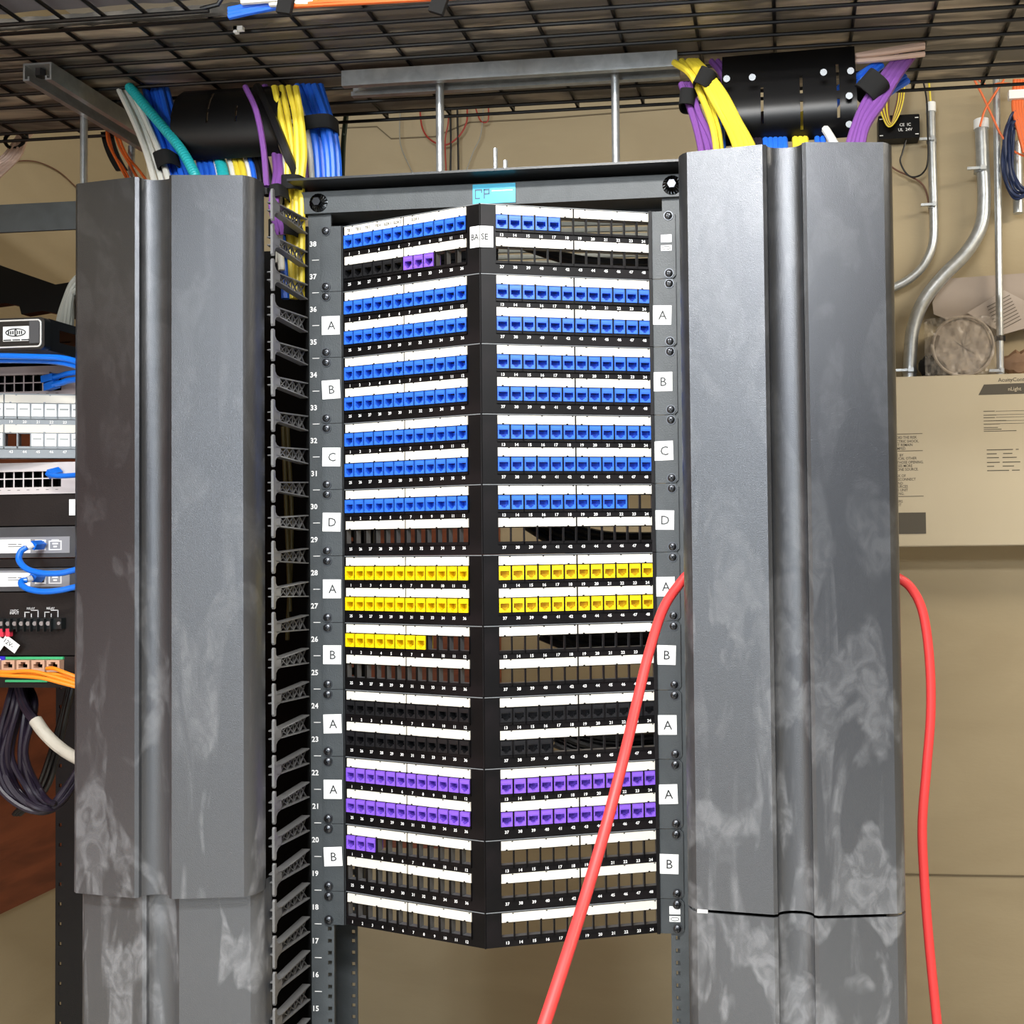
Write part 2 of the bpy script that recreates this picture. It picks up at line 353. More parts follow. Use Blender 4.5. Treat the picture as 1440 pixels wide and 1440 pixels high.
def patch_panel(units, top_u, rows, label, cx=0, ears=True, face=panel_m, jitter=0, earm=ear_m, sides=(-1,1), name='patch_panel'):
    H = units*RU-.0007
    zt = zu(top_u+1)-.0003
    root = thing(name, label, 'patch panel', (cx, 0, zt))
    rowz = [(-.0020, -.0130, -.0142, -.0316, -.0388)]+([(-.0427, -.0537, -.0549, -.0723, -.0797)] if units == 2 else [])
    for sd in sides:
        (hx, hy), rz, pc = half(sd)
        x_lo, x_hi = (0, LH) if sd < 0 else (0, LH)
        xs = [x_lo]
        for c in pc: xs += [c-.0072, c+.0072]
        xs.append(x_hi)
        zs = sorted([0, -H]+[z for r in rowz for z in (r[2], r[3])])
        b = MB()
        nh = len(zs)-1
        b.grid(xs, zs, lambda i, j: i % 2 == 1 and (j % 2 == 1), 0, .0085, 0, 1); b.box(x_lo, x_hi, -.0003, .002, -.0009, 0, 2)
        # deep bezel behind and the proud lower lip of every six port frame
        for r in rowz:
            for g in range(2):
                xa, xb = pc[g*6]-PITCH/2+.0003, pc[g*6+5]+PITCH/2-.0003
                b.box(xa, xb, -.0022, 0, r[3]-.0034, r[3]-.0002)
                for k in range(7):
                    xv = pc[g*6]-PITCH/2+k*PITCH
                    b.box(max(xv-.0008, xa), min(xv+.0008, xb), -.0022, 0, r[3]-.0034, r[2]+.0010)
        b.box(x_lo, x_hi, .0005, .018, -.0013, 0); b.box(x_lo, x_hi, .0005, .018, -H, -H+.0013)
        b.build('face_plate', [face, module_m, edge_m], root, (hx, hy, 0), (0,0,rz))
        # label strips
        for r in rowz:
            for g in range(2):
                xa, xb = pc[g*6]-PITCH/2+.0010, pc[g*6+5]+PITCH/2-.0010
                s = MB(); s.box(xa, xb, -.0016, -.0001, r[1], r[0])
                for q in (.07, .5, .9):
                    xq = xa+(xb-xa)*q; s.box(xq-.0012, xq+.0012, -.0019, -.0016, r[1]-.0002, r[1]+.0012, 1); s.box(xq+.006, xq+.008, -.0019, -.0016, r[0]-.001, r[0]+.0002, 1)
                s.build('label_strip', [strip_m, face], root, (hx, hy, 0), (0,0,rz))
    # jacks
    for ri, row in enumerate(rows):
        r = rowz[ri]; zc = (r[2]+r[3])/2
        for k, ch in enumerate(row):
            if ch == '.': continue
            sd = -1 if k < 12 else 1
            if sd not in sides: continue
            (hx, hy), rz, pc = half(sd); s = pc[k % 12]
            o = inst(JM[ch], 'jack', root, (hx+s*math.cos(rz), hy+s*math.sin(rz), zc), (0,0,rz)); o['label'] = JL[ch]
    # printed port numbers
    key = (units, tuple(sides))
    if key not in NUMC:
        b = MB()
        for ri, r in enumerate(rowz):
            for k in range(24):
                sd = -1 if k < 12 else 1
                if sd not in sides: continue
                (hx, hy), rz, pc = half(sd); s = pc[k % 12]
                ux = Vector((math.cos(rz), math.sin(rz), 0)); nn = Vector((math.sin(rz), -math.cos(rz), 0))
                b.text(str(1+k+24*ri), .0052, Vector((hx, hy, 0))+ux*s+nn*.0004+Vector((0,0,r[4])), ux)
        o = b.build('port_numbers', ink_m, root); NUMC[key] = o.data; o['label'] = 'white printed port numbers'
    else:
        o = inst(NUMC[key], 'port_numbers', root, (0,0,0)); o['label'] = 'white printed port numbers'
    # the crease
    MB().cyl((0,-D_-.0002,0), (0,-D_-.0002,-H), .0011, 10).build('fold_edge', face, root)
    # ears
    if ears:
        for sd in (-1, 1):
            xa, xb = (-.2413, -A_+.001) if sd < 0 else (A_-.001, .2413)
            c = .004; zb = -H
            if sd < 0: pr = [(xa+c,0),(xb,0),(xb,zb),(xa+c,zb),(xa,zb+c),(xa,-c)]
            else: pr = [(xa,0),(xb-c,0),(xb,-c),(xb,zb+c),(xb-c,zb),(xa,zb)]
            b = MB(); b.prism(pr, lambda p: (p[0],-.0030,p[1]), lambda p: (p[0],-.0008,p[1]))
            b.build('mounting_ear', earm, root)
            b = MB()
            if sd > 0: b.box(.2065, .2107, -.006, .012, -H, 0)
            else: b.box(-.2110, -.2100, -.004, .012, -H, 0)
            b.build('end_bracket', face, root)
            for z in (-.0064, -H+.0064):
                inst(SM, 'screw', root, (sd*.2326, -.0030, z), (0, random.uniform(0, 3), 0))
    return root
def ear_label(root, letter, sd, zc, tilt=0, cx=None):
    s = .0125; x = cx if cx is not None else sd*(.2262 if sd < 0 else .2225)
    ct, st = math.cos(tilt), math.sin(tilt); f = lambda a, c: (x+a*ct-c*st, -.0034, zc+a*st+c*ct)
    b = MB(); b.prism([(-s,-s),(s,-s),(s,s),(-s,s)], lambda p: (f(*p)[0], -.0036, f(*p)[2]), lambda p: (f(*p)[0], -.0031, f(*p)[2]))
    b.text(letter, .0165, (x+.001, -.0038, zc), (ct,0,st), (-st,0,ct), 1)
    o = b.build('letter_label', [label_m, dink_m], root); o['label'] = 'white square sticker with the letter '+letter

panels = [
 (38, 2, ['B'*12+'B'*5+'.'*7, 'K'*6+'PPP...'+'.'*12], None, 'topmost angled black patch panel, BASE sticker on its fold, purple and blue jacks'),
 (36, 2, ['B'*24]*2, 'A', 'angled black patch panel full of blue jacks, lettered A, below the BASE panel'),
 (34, 2, ['B'*24]*2, 'B', 'angled black patch panel full of blue jacks, lettered B'),
 (32, 2, ['B'*24]*2, 'C', 'angled black patch panel full of blue jacks, lettered C'),
 (30, 2, ['B'*22+'..', '.'*24], 'D', 'angled black patch panel lettered D with blue jacks above an empty row'),
 (28, 2, ['Y'*24]*2, 'A', 'angled black patch panel full of yellow jacks, lettered A'),
 (26, 2, ['Y'*8+'.'*16, '.'*24], 'B', 'angled black patch panel lettered B with only eight yellow jacks'),
 (24, 2, ['K'*24, 'K'*16+'.'*8], 'A', 'angled black patch panel lettered A filled with black jacks'),
 (22, 2, ['P'*24]*2, 'A', 'angled black patch panel full of purple jacks, lettered A'),
 (20, 2, ['PPP'+'.'*21, '.'*24], 'B', 'angled black patch panel lettered B with only three purple jacks'),
 (18, 1, ['.'*24], None, 'lowest and shortest angled patch panel, a single empty row of jack holes'),
]
for i, (tu, n, rows, let, lb) in enumerate(panels):
    rt = patch_panel(n, tu, rows, lb)
    tag(rt, group='angled patch panels in the centre rack')
    if let:
        ear_label(rt, let, -1, -.0435+random.uniform(-.002,.002), random.uniform(-.03,.05))
        ear_label(rt, let, 1, -.0455+random.uniform(-.002,.002), random.uniform(-.04,.04))
    else:
        zc = -.036 if n == 2 else -.014
        b = MB(); b.box(.2225,.2365,-.0036,-.0031,zc-.005,zc+.005,0)
        zb = zc-.0125 if n == 2 else zc-.011
        b.box(.2225,.2365,-.0036,-.0031,zb-.0036,zb+.0036,0)
        b.tube([(.2295+.0052*math.cos(t*PI/8), -.0038, zb+.0022*math.sin(t*PI/8)) for t in range(17)], .0004, 5, 1)
        o = b.build('ear_sticker', [label_m, dink_m], rt); o['label'] = 'small white sticker with an oval mark'
    if i == 0:
        # BASE sticker wrapped round the fold
        b = MB()
        for sd in (-1, 1):
            rz = sd*TH; ux = Vector((math.cos(rz), math.sin(rz), 0)); nn = Vector((math.sin(rz), -math.cos(rz), 0)); o0 = Vector((0, -D_, 0))
            xa, xb = (-.014, 0) if sd < 0 else (0, .0165)
            q = [o0+ux*x+nn*.0014+Vector((0,0,z)) for x, z in ((xa,-.056),(xb,-.056),(xb,-.029),(xa,-.029))]
            q2 = [v-nn*.0006 for v in q]
            b.add(q+q2, [(0,1,2,3),(7,6,5,4),(0,4,5,1),(1,5,6,2),(2,6,7,3),(3,7,4,0)], 0)
            b.text('BA' if sd < 0 else 'SE', .0110, o0+ux*(-.0064 if sd < 0 else .0058)+nn*.0017+Vector((0,0,-.0425)), ux, mi=1, sx=.85)
        o = b.build('fold_sticker', [label_m, gink_m], rt); o['label'] = 'white sticker reading BASE'
        b = MB(); (hx, hy), rz, pc = half(-1); ux = Vector((math.cos(rz), math.sin(rz), 0)); nn = Vector((math.sin(rz), -math.cos(rz), 0))
        for x, t in ((.013,'TIE 1'),(.028,'TIE 2'),(.044,'TIE 3'),(.061,'TIE 4'),(.077,'SLDR 1'),(.093,'SLDR 2'),(.122,'SLDR 3')):
            b.text(t, .0050, Vector((hx,hy,0))+ux*x+nn*.0018+Vector((0,0,-.0072)), ux, sx=.8)
        b.build('strip_text', gink_m, rt)

# ------------------------------------------------------------------ two post rack
rack = thing('equipment_rack', 'grey two-post equipment rack with numbered rails holding the angled patch panels', 'rack')
ZT = 1.8065
def rail_bm(sd, cx=0, holes=True):
    b = MB(); xo = .2593; xi = .2268 if sd < 0 else .2240
    zs = [0.0]; hz = []
    for u in range(1, 39):
        for q in (.0064, .0222, .0381): hz.append(zu(u)+q)
    for z in hz: zs += [z-.0027, z+.0027]
    zs.append(ZT)
    hx = .2326; x = sorted([sd*xo, sd*(hx+.0027), sd*(hx-.0027), sd*xi]); x = [v+cx for v in x]
    b.grid(x, zs, lambda i, j: i == 1 and j % 2 == 1, 0, .003)
    b.grid(x, zs, lambda i, j: i == 1 and j % 2 == 1, .073, .076)
    xw = sorted([sd*xo+cx, sd*(xo-.003)+cx]); b.box(xw[0], xw[1], .003, .073, 0, ZT)
    return b
for sd in (-1, 1): rail_bm(sd).build('rack_rail', rail_m, rack)['label'] = 'grey vertical rail with screw holes'
b = MB()
for u in range(12, 39):
    z = zu(u)+RU/2
    b.text(str(u), .0098, (-.2520,-.0004,z), (1,0,0)); b.box(-.2535,-.2440,-.0005,-.0001,zu(u)-.0004,zu(u)+.0004)
b.build('unit_numbers', ink_m, rack)['label'] = 'white unit numbers and tick marks'
b = MB(); b.box(-.266,.266,-.006,-.003,1.8065,1.8360); b.box(-.266,.266,-.003,.073,1.8065,1.8095); b.build('top_angle', rail_m, rack)
b = MB(); b.box(-.272,.272,-.034,.085,1.8420,1.8450); b.box(-.272,.272,.040,.044,1.80,1.842); b.build('top_plate', mat('top_plate_steel', '#26282a', .35), rack)
for sd in (-1, 1):
    b = MB(); b.box(sd*.245-.045, sd*.245+.045, -.12, .20, 0, .006); b.box(sd*.262-.003, sd*.262+.003, -.10, .18, 0, .12); b.build('base_foot', black_m, rack)
def star_bolt(x, z):
    b = MB(); n = 36; vs = [(0,-.0105,0)]; 
    for a in range(n):
        r = .0128 if a % 2 else .0112; vs.append((r*math.cos(2*PI*a/n), -.0068, r*math.sin(2*PI*a/n)))
    for a in range(n): vs.append((.0128*math.cos(2*PI*a/n), -.006, .0128*math.sin(2*PI*a/n)))
    for a in range(n):
        r = .0085; vs.append((r*math.cos(2*PI*a/n), -.0085 if a % 2 else -.0072, r*math.sin(2*PI*a/n)))
    fs = []
    for a in range(n):
        c = (a+1) % n; fs += [(1+a, 1+c, 1+n+c, 1+n+a), (1+2*n+a, 1+2*n+c, 1+c, 1+a), (0, 1+2*n+c, 1+2*n+a)]
    b.add(vs, fs, 0)
    hexa = [(.0058*math.cos(PI/3*k), .0058*math.sin(PI/3*k)) for k in range(6)]
    b.prism(hexa, lambda p: (p[0],-.0135,p[1]), lambda p: (p[0],-.006,p[1]), 1)
    b.build('serrated_bolt', [mat('bolt_black', '#303234', .22, 1), mat('bolt_head', '#4a4c50', .3, 1)], rack, (x,0,z))
q = P(447, 288, Y=-.008); star_bolt(q.x, 1.8205); q = P(945, 262, Y=-.008); star_bolt(q.x, 1.8215)
# blue badge on the top angle
q0 = P(665, 283, Y=-.0065); q1 = P(725, 265, Y=-.0065)
b = MB(); b.box(q0.x, q1.x, -.0072, -.0062, 1.8085, 1.8345, 0); xm = q0.x
for a, c, e, f2 in ((.003,.0045,-.004,.006),(.003,.013,.0055,.0075),(.003,.010,-.0055,-.004),(.0115,.013,.0025,.0055),(.015,.0165,-.0055,.0075),(.015,.023,.0055,.0075),(.0215,.023,.001,.0055),(.0165,.023,.0,.0018)):
    b.box(xm+a, xm+c, -.0076, -.0072, 1.8205+e, 1.8205+f2, 1)
b.box(xm+.026, q1.x-.004, -.0074, -.0072, 1.8245, 1.8256, 2)
b.build('badge', [mat('cyan_badge', '#2fb4da', .3), mat('badge_ink', '#1c4f6a', .4), label_m], rack)['label'] = 'bright blue maker badge with a square letter mark'
# studs standing on the top plate
for x, y0, y1, lb in ((697, 247, 209, 'taller of two threaded studs standing on the rack top'), (711, 247, 226, 'shorter of two threaded studs standing on the rack top')):
    a = P(x, y0, Y=.02); c = P(x-1, y1, Y=.02)
    t = thing('threaded_stud', lb, 'bolt', (a.x, .02, 1.845), 'studs on the rack top')
    MB().cyl((0,0,0), (0,0,c.z-1.845), .0032, 10).build('rod', steel_m, t)
    MB().prism([(.0075*math.cos(PI/3*k), .0075*math.sin(PI/3*k)) for k in range(6)], lambda p: (p[0],p[1],0), lambda p: (p[0],p[1],.006)).build('nut', steel_m, t)

# ------------------------------------------------------------------ vertical cable managers
def door_profile(kx=1.0):
    hw = .125; pts = [(-hw,.020),(-hw,.004),(-.1235,-.001),(-.1190,-.0075),(-.1135,-.0115)]
    pts += [(-.109,-.0121),(-.030,-.0232),(-.0250,-.0238),(-.0228,-.0228)]
    for k in range(0, 13):
        a = PI*k/12; pts.append((-.0205*math.cos(a), -.0218+.0125*math.sin(a)**.8 if 0 < k < 12 else -.0218))
    pts += [(.0228,-.0228),(.0250,-.0238),(.030,-.0232),(.109,-.0121),(.1135,-.0115),(.1190,-.0075),(.1235,-.001),(hw,.004),(hw,.020)]
    return [(x*kx, y) for x, y in pts]
def door(parent, cx, y, z0, z1, name, label, kx=1.0):
    fr = door_profile(kx); bk = [(x*(1-.0022/.125), yy+.0022) for x, yy in fr]
    b = MB(); n = len(fr); zs = [z0+(z1-z0)*k/6 for k in range(7)]
    vs = [(cx+x, y+yy, z) for z in zs for x, yy in fr]+[(cx+x, y+yy, z) for z in zs for x, yy in bk]; o = 7*n; fs = []
    for k in range(6):
        for i in range(n-1):
            fs.append((k*n+i, k*n+i+1, (k+1)*n+i+1, (k+1)*n+i)); fs.append((o+k*n+i, o+(k+1)*n+i, o+(k+1)*n+i+1, o+k*n+i+1))
        for i in (0, n-1): fs.append((k*n+i, (k+1)*n+i, o+(k+1)*n+i, o+k*n+i))
    for k in (0, 6):
        for i in range(n-1): fs.append((k*n+i, o+k*n+i, o+k*n+i+1, k*n+i+1))
    b.add(vs, fs, 0, True)
    o = b.build(name, door_m, parent, sharp=22); o['label'] = label; return o
def finger_mesh(sgn):
    # root at y=0, tip forward at y=-.092, lattice in the yz plane, flange towards the manager
    b = MB(); n = 5; yt = -.088; h0, h1 = .0105, .0058
    def top(y): return h0+(h1-h0)*(y/yt)
    for s in (-1, 1):
        b.add([(sgn*x, y, s*top(y)-(s*.0016 if e else 0)) for x, y, e in ((0,0,0),(.011,0,0),(.011,yt,0),(0,yt,0),(0,0,1),(.011,0,1),(.011,yt,1),(0,yt,1))],
              [(0,1,2,3),(7,6,5,4),(0,4,5,1),(1,5,6,2),(2,6,7,3),(3,7,4,0)])
    ys = [yt*k/n for k in range(n+1)]
    for k in range(n):
        a, c = ys[k], ys[k+1]
        for s in (-1, 1):
            b.bar((sgn*.005, a, s*(top(a)-.001)), (sgn*.005, c, -s*(top(c)-.001)), .0011, .0020, up=(1,0,0))
        b.bar((sgn*.005, c, -top(c)+.001), (sgn*.005, c, top(c)-.001), .0009, .0018, up=(1,0,0))
    # T shaped end
    pr = [(yt+.012,h1),(yt+.003,h1+.002),(yt-.001,h1+.006),(yt-.0015,.0195),(yt-.0045,.0205),(yt-.0062,.018),(yt-.0062,-.018),(yt-.0045,-.0205),(yt-.0015,-.0195),(yt-.001,-h1-.006),(yt+.003,-h1-.002),(yt+.012,-h1)]
    b.prism(pr, lambda p: (0, p[0], p[1]), lambda p: (sgn*.0032, p[0], p[1]))
    o = b.build('finger', finger_m); me = o.data; bpy.data.objects.remove(o); return me
FM = {1: finger_mesh(1), -1: finger_mesh(-1)}
def manager(cx, label, split, dyl, zt, rgt, lft, gap):
    t = thing('vertical_cable_manager', label, 'cable manager', (cx, 0, 0), 'vertical cable managers beside the rack')
    kx = .954 if cx < 0 else 1.0; dx = -.0062 if cx < 0 else 0
    b = MB(); b.box(-.121, .121, .100, .103, .02, 1.79)
    b.box(-.1225, -.1195, -.004, .103, .02, 1.79); b.box(.1195, .1225, -.004, .103, .02, 1.79)
    b.build('channel', plast_m, t)
    door(t, dx, -.122, split, zt, 'door', 'upper dark grey metal door with a vertical groove', kx)
    door(t, dx, -.122+dyl, .06, split-gap, 'door', 'lower dark grey metal door with scuffs', kx)
    b = MB(); b.box(-.118,-.112,-.105,.1,.06,.075); b.box(.112,.118,-.105,.1,.06,.075); b.box(-.12,.12,-.1,.1,.0,.02); b.build('base', black_m, t)
    for u in range(10, 40):
        for sd, on in ((1, rgt), (-1, lft)):
            if on and zu(u) < 1.81: inst(FM[-sd], 'finger', t, (sd*.1225, -.004, zu(u)+.0005))
    return t
mgl = manager(-.3805, 'black vertical cable manager left of the patch panels with two grooved grey doors', .9365, .015, 1.8150, True, False, -.010)
mgr = manager(.3835, 'black vertical cable manager right of the patch panels with two grooved grey doors', .9350, .001, 1.8150, True, True, .004)
b = MB(); q = P(1001-20, 1274, Y=-.125); b.box(-.113, -.101, -.1345, -.128, .9308, .9348); b.build('door_latch', label_m, mgr)['label'] = 'pale door hinge clip'

# ------------------------------------------------------------------ overhead cable tray
ZR = 2.02
tray = thing('cable_tray', 'black wire mesh cable tray running above the racks, lined with grey plastic', 'cable tray', (0,0,ZR))
YS = [-.116, -.083, -.052, -.021, .012, .049, .090, .138, .179, .206]
XW = [-.0292+.1008*k for k in range(-12, 17)]
b = MB()
for y in YS:
    b.cyl((-1.27, y, 0), (1.62, y, 0), .0026, 8)
for x in XW:
    ye = .206
    b.cyl((x, -.128, .005), (x, ye+.004, .005), .0026, 8)
    if ye > .1: b.cyl((x, ye+.002, .003), (x, ye+.006, .10), .0026, 8)
for z in (.05, .10): b.cyl((-1.27,.211,z), (1.62,.211,z), .0026, 8)
b.build('wire_mesh', wire_m, tray)
def rnd(u, v, s): return math.sin(u*37+s)*math.sin(v*23+s*2)*.5+math.sin(u*91+v*17+s)*.3+math.sin(v*61-u*53)*.3
b = MB()
b.sheet(lambda u, v: ((-1.25+2.85*u, -.118+.322*v, .0095+.0016*rnd(u*3, v, 1)), (0,0,-1)), 120, 16, .001)
b.sheet(lambda u, v: ((-1.25+2.85*u, .203, .012+.12*v), (0,-1,0)), 20, 2, .001)  # upright far side added to keep lamp light off the back wall
b.build('liner', liner_m, tray)['label'] = 'crumpled grey plastic liner sheet with an added light-blocking upright'
b = MB()   # crumpled flap of liner hanging over the near rung at the left
b.sheet(lambda u, v: ((-1.05+.78*u, -.131+.004*v, -.004+.018*v+.002*rnd(u*2, v, 9)), (0,-1,-.3)), 60, 4, .001)
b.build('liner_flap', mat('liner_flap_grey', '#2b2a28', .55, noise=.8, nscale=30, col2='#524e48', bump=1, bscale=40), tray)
b = MB()
for px in (345, 460, 573):
    q = P(px, 12, Z=ZR); b.tube([(q.x,-.128,.004),(q.x,-.136,.008),(q.x,-.139,.02),(q.x,-.140,.06)], .0026, 8)
b.build('wire_hook', wire_m, tray)
q = P(337, 40, Z=ZR-.004); b = MB(); b.box(-.007,.005,-.003,.003,-.003,.002); b.box(-.007,-.002,-.003,.003,-.006,.002); b.build('cable_tie', label_m, tray, (q.x, q.y, q.z-ZR))['label'] = 'white cable tie stub'
# black plastic hooks on the far rung, over the left gap
b = MB()
for px in (140, 196):
    q = P(px, 188, Z=ZR)
    b.sheet(lambda u, v: ((q.x-.010+.02*v+.018*u*u, .214+.012*u, .010-.060*u), (0,-1,0)), 8, 2, .003)
b.build('edge_hook', plast_m, tray)
# branch tray coming towards the camera
xe = -.292
br = thing('cable_tray', 'branch of black wire mesh tray reaching forward overhead at the top left corner', 'cable tray', (0,0,ZR))
b = MB()
for k in range(11): b.cyl((xe-.05-.0545*k, -.142, -.002), (xe-.05-.0545*k, -.95, -.002), .0026, 8)
for k in range(8): b.cyl((xe-.62, -.150-.1*k, -.007 if k == 0 else .003), (xe-.02, -.150-.1*k, -.007 if k == 0 else .003), .0026, 8)
for k in range(8): b.tube([(xe-.03,-.150-.1*k,-.004),(xe-.008,-.150-.1*k,.0),(xe,-.150-.1*k,.012),(xe+.001,-.150-.1*k,.09)], .0026, 8)
for z in (.04, .09): b.cyl((xe+.003,-.148,z), (xe+.003,-.95,z), .0026, 8)
b.build('wire_mesh', wire_m, br)
b = MB(); b.sheet(lambda u, v: ((xe-.62+.605*u, -.95+.80*v, .0075+.0015*rnd(u, v*2, 3)), (0,0,-1)), 40, 30, .001); b.build('liner', liner2_m, br)

# struts and rods
def strut(a, bb, wd, ht, axis, label):
    t = thing('strut_channel', label, 'strut', (a[0], a[1], a[2]))
    L = (bb[0]-a[0]) if axis == 'x' else (bb[1]-a[1]); w2 = wd/2; th = .0025; lp = .009
    prof = [(-w2,0),(w2,0),(w2,-ht),(w2-lp,-ht),(w2-lp,-ht+.006),(w2-lp+th,-ht+.006),(w2-lp+th,-ht+th),(w2-th,-ht+th),(w2-th,-th),(-w2+th,-th),(-w2+th,-ht+th),(-w2+lp-th,-ht+th),(-w2+lp-th,-ht+.006),(-w2+lp,-ht+.006),(-w2+lp,-ht),(-w2,-ht)]
    b = MB()
    if axis == 'x': b.prism(prof, lambda p: (0,p[0],p[1]), lambda p: (L,p[0],p[1]))
    else: b.prism(prof, lambda p: (p[0],0,p[1]), lambda p: (p[0],L,p[1]))
    b.build('channel', steel_m, t); return t
a = P(480, 109, Y=.03); c = P(952, 82, Y=.03)
st = strut((a.x, .0505, 2.0165), (c.x, .0505, 2.0165), .041, .0215, 'x', 'galvanised strut channel slung under the cable tray above the rack')
for px in (619, 866):
    q = P(px, 200, Y=.0505)
    t = thing('threaded_rod', 'left vertical zinc rod between rack top and strut channel' if px < 700 else 'right vertical zinc rod between rack top and strut channel', 'rod', (q.x, .0505, 1.8455), 'rods under the strut above the rack')
    MB().cyl((0,0,0), (0,0,.166), .0056, 12).build('rod', steel_m, t)
a = P(19, 90, Z=1.995)
st2 = strut((a.x, -.045, 2.0165), (a.x, .245, 2.0165), .041, .024, 'y', 'galvanised strut channel running front to back under the tray at the left')
MB().cyl((-.004,.012,-.014), (-.004,.012,-.004), .007, 6).build('spring_nut', screw_m, st2)
for px, Y in ((118, .085), (185, .205)):
    q = P(px, 215, Y=Y)
    t = thing('threaded_rod', 'nearer of two zinc rods below the left strut channel' if px < 150 else 'farther of two zinc rods below the left strut channel', 'rod', (q.x, Y, 1.60), 'rods under the left strut')
    MB().cyl((0,0,0), (0,0,2.0-1.60), .0050, 12).build('rod', steel_m, t)

# cable drop-outs (curved plastic waterfalls)
def waterfall(x0, x1, label, slots, prof, zx=0):
    b = MB(); NU = 48; NV = len(prof)-1
    def fn(u, v):
        k = min(int(v*NV), NV-1); f = v*NV-k; y = prof[k][0]*(1-f)+prof[k+1][0]*f; z = prof[k][1]*(1-f)+prof[k+1][1]*f
        dy, dz = prof[k+1][0]-prof[k][0], prof[k+1][1]-prof[k][1]
        x = x0+(x1-x0)*u
        return (x, y, z+zx*u), (0, dz, -dy) if dz > 0 else (0, -abs(dz), -abs(dy) if dy > 0 else -abs(dy))
    def hole(i, j):
        x = (i+.5)/NU
        if (i in (0, NU-1)) and j in (NV-1, NV-2): return True
        return any(abs(x-s) < .011 and a <= j < c for s, a, c in slots)
    b.sheet(fn, NU, NV, .003, hole=hole)
    o = b.build('cable_guide_plate', mat('waterfall_plastic', '#060607', .38, spec=.35), sharp=40); return tag(o, label, 'cable guide')
pa = [(0.085,2.015),(0.060,2.011),(0.040,2.004),(0.026,1.993),(0.018,1.981),(0.013,1.969),(0.010,1.957),(0.009,1.945),(0.010,1.932),(0.013,1.920),(0.019,1.909),(0.028,1.901)]
x0 = P(243, 170, Y=.015).x; x1 = P(392, 170, Y=.015).x
waterfall(x0, x1, 'curved black cable drop-out plate over the left cable manager', [(.335,3,7),(.62,5,7)], pa)
pb = [(0.036,2.006),(0.030,1.992),(0.024,1.978),(0.018,1.964),(0.012,1.950),(0.007,1.936),(0.003,1.924),(0.002,1.911),(0.006,1.899),(0.014,1.889),(0.026,1.881)]
x0 = P(1015, 150, Y=.01).x; x1 = P(1205, 150, Y=.01).x
waterfall(x0, x1, 'black slotted cable drop-out plate over the right cable manager', [(.04,4,6),(.30,4,8),(.59,3,5),(.59,6,9),(.86,2,5),(.86,6,8)], pb, .004)

for px, py in ((1022,112),(1058,110),(1158,103),(1196,101),(1194,136),(1194,176)):
    q = P(px, py, Y=-.002); b = MB(); b.cyl((0,0,0), (0,-.003,0), .0045, 12); o = b.build('bolt', mat('bolt_black', '#303234', .22, 1), bpy.data.objects['cable_guide_plate.001']); o.location = (q.x, q.y, q.z)
# ------------------------------------------------------------------ bundles dropping into the managers
def bundle(col, paths, r, label, group, name='network_cable', n=8, jit=1.1):
    for p in paths:
        if len(paths) > 1: p = [p[0]]+[(x+random.uniform(-jit, jit), y+random.uniform(-jit, jit)*.6, Y+random.uniform(-.002, .002)*jit) for x, y, Y in p[1:-1]]+[p[-1]]
        cable(name, [P(x, y, Y=Y) for x, y, Y in p], r, cb[col], label, 'cable', group, n)
def fan(top, bot, n, bow=(0,0), Y0=.03, Y1=-.02, tail=None, mids=None):
    out = []
    for k in range(n):
        f = k/(n-1) if n > 1 else .5
        p = []
        stations = [top]+(mids or [])+[bot]
        m = len(stations)
        for si, (xa, xb, y) in enumerate(stations):
            g = si/(m-1); p.append((xa+(xb-xa)*f, y+(si == 0)*0, Y0+(Y1-Y0)*g+.004*((k*2) % 3-1)))
        if tail: p.append((tail[0]+(tail[1]-tail[0])*f, tail[2], Y1))
        out.append(p)
    return out
bundle('orange', [[(150,170,.20),(153,200,.19),(165,228,.18),(182,258,.17)],[(156,170,.21),(168,205,.2),(183,232,.19),(200,262,.18)],[(160,172,.19),(176,215,.19),(196,240,.18),(212,262,.18)],[(150,178,.2),(158,215,.2),(176,240,.19),(186,262,.19)]], .0022, 'thin orange cable hanging behind the left strut rods', 'thin orange cables behind the left rods')
bundle('white', fan((168,186,127), (219,240,262), 3, mids=[(188,205,170),(206,224,215)], Y0=.055, Y1=-.01), .0042, 'white cable in the leftmost bundle dropping into the left manager', 'white cables dropping at the left')
bundle('yellow', fan((182,190,127), (240,252,268), 2, mids=[(208,216,170),(226,234,215)], Y0=.075, Y1=.02), .0035, 'yellow cable behind the white bundle at the left', 'yellow cables behind the white bundle')
bundle('blue', fan((204,234,125), (240,282,262), 5, mids=[(216,246,168),(232,262,215)], Y0=.07, Y1=.005), .0046, 'blue cable in the bundle crossed by the teal conduit', 'blue cables at the upper left')
b = MB(); pts = smooth_path([P(182,122,Y=.045), P(205,150,Y=.03), P(232,182,Y=.015), P(257,214,Y=.0), P(276,250,Y=-.015), P(282,275,Y=-.02)], 22)
b.tube(pts, .0068, 14, corr=.06); tag(b.build('corrugated_conduit', cb['teal']), 'teal corrugated conduit crossing diagonally over the left blue cables', 'conduit')
for col, xs, r, lb in (('blue',(283,291,299),.0045,'blue cable emerging under the left drop-out plate'), ('white',(306,),.003,'white cable just left of the teal stub'), ('white',(327,),.004,'white cable between teal stub and yellow cables'), ('yellow',(334,342),.0042,'yellow cable emerging under the left drop-out plate'), ('white',(350,),.003,'thin white cable right of the yellow pair'), ('blue',(356,),.0035,'small blue cable right of the thin white one'), ('black',(364,371,378),.0042,'dark cable emerging under the left drop-out plate')):
    for x in xs: cable('network_cable', [P(x-22,165,Y=.085), P(x-10,205,Y=.06), P(x,240,Y=.03), P(x+4,275,Y=.02)], r, cb[col], lb, 'cable', 'cables emerging under the left drop-out plate: '+lb)
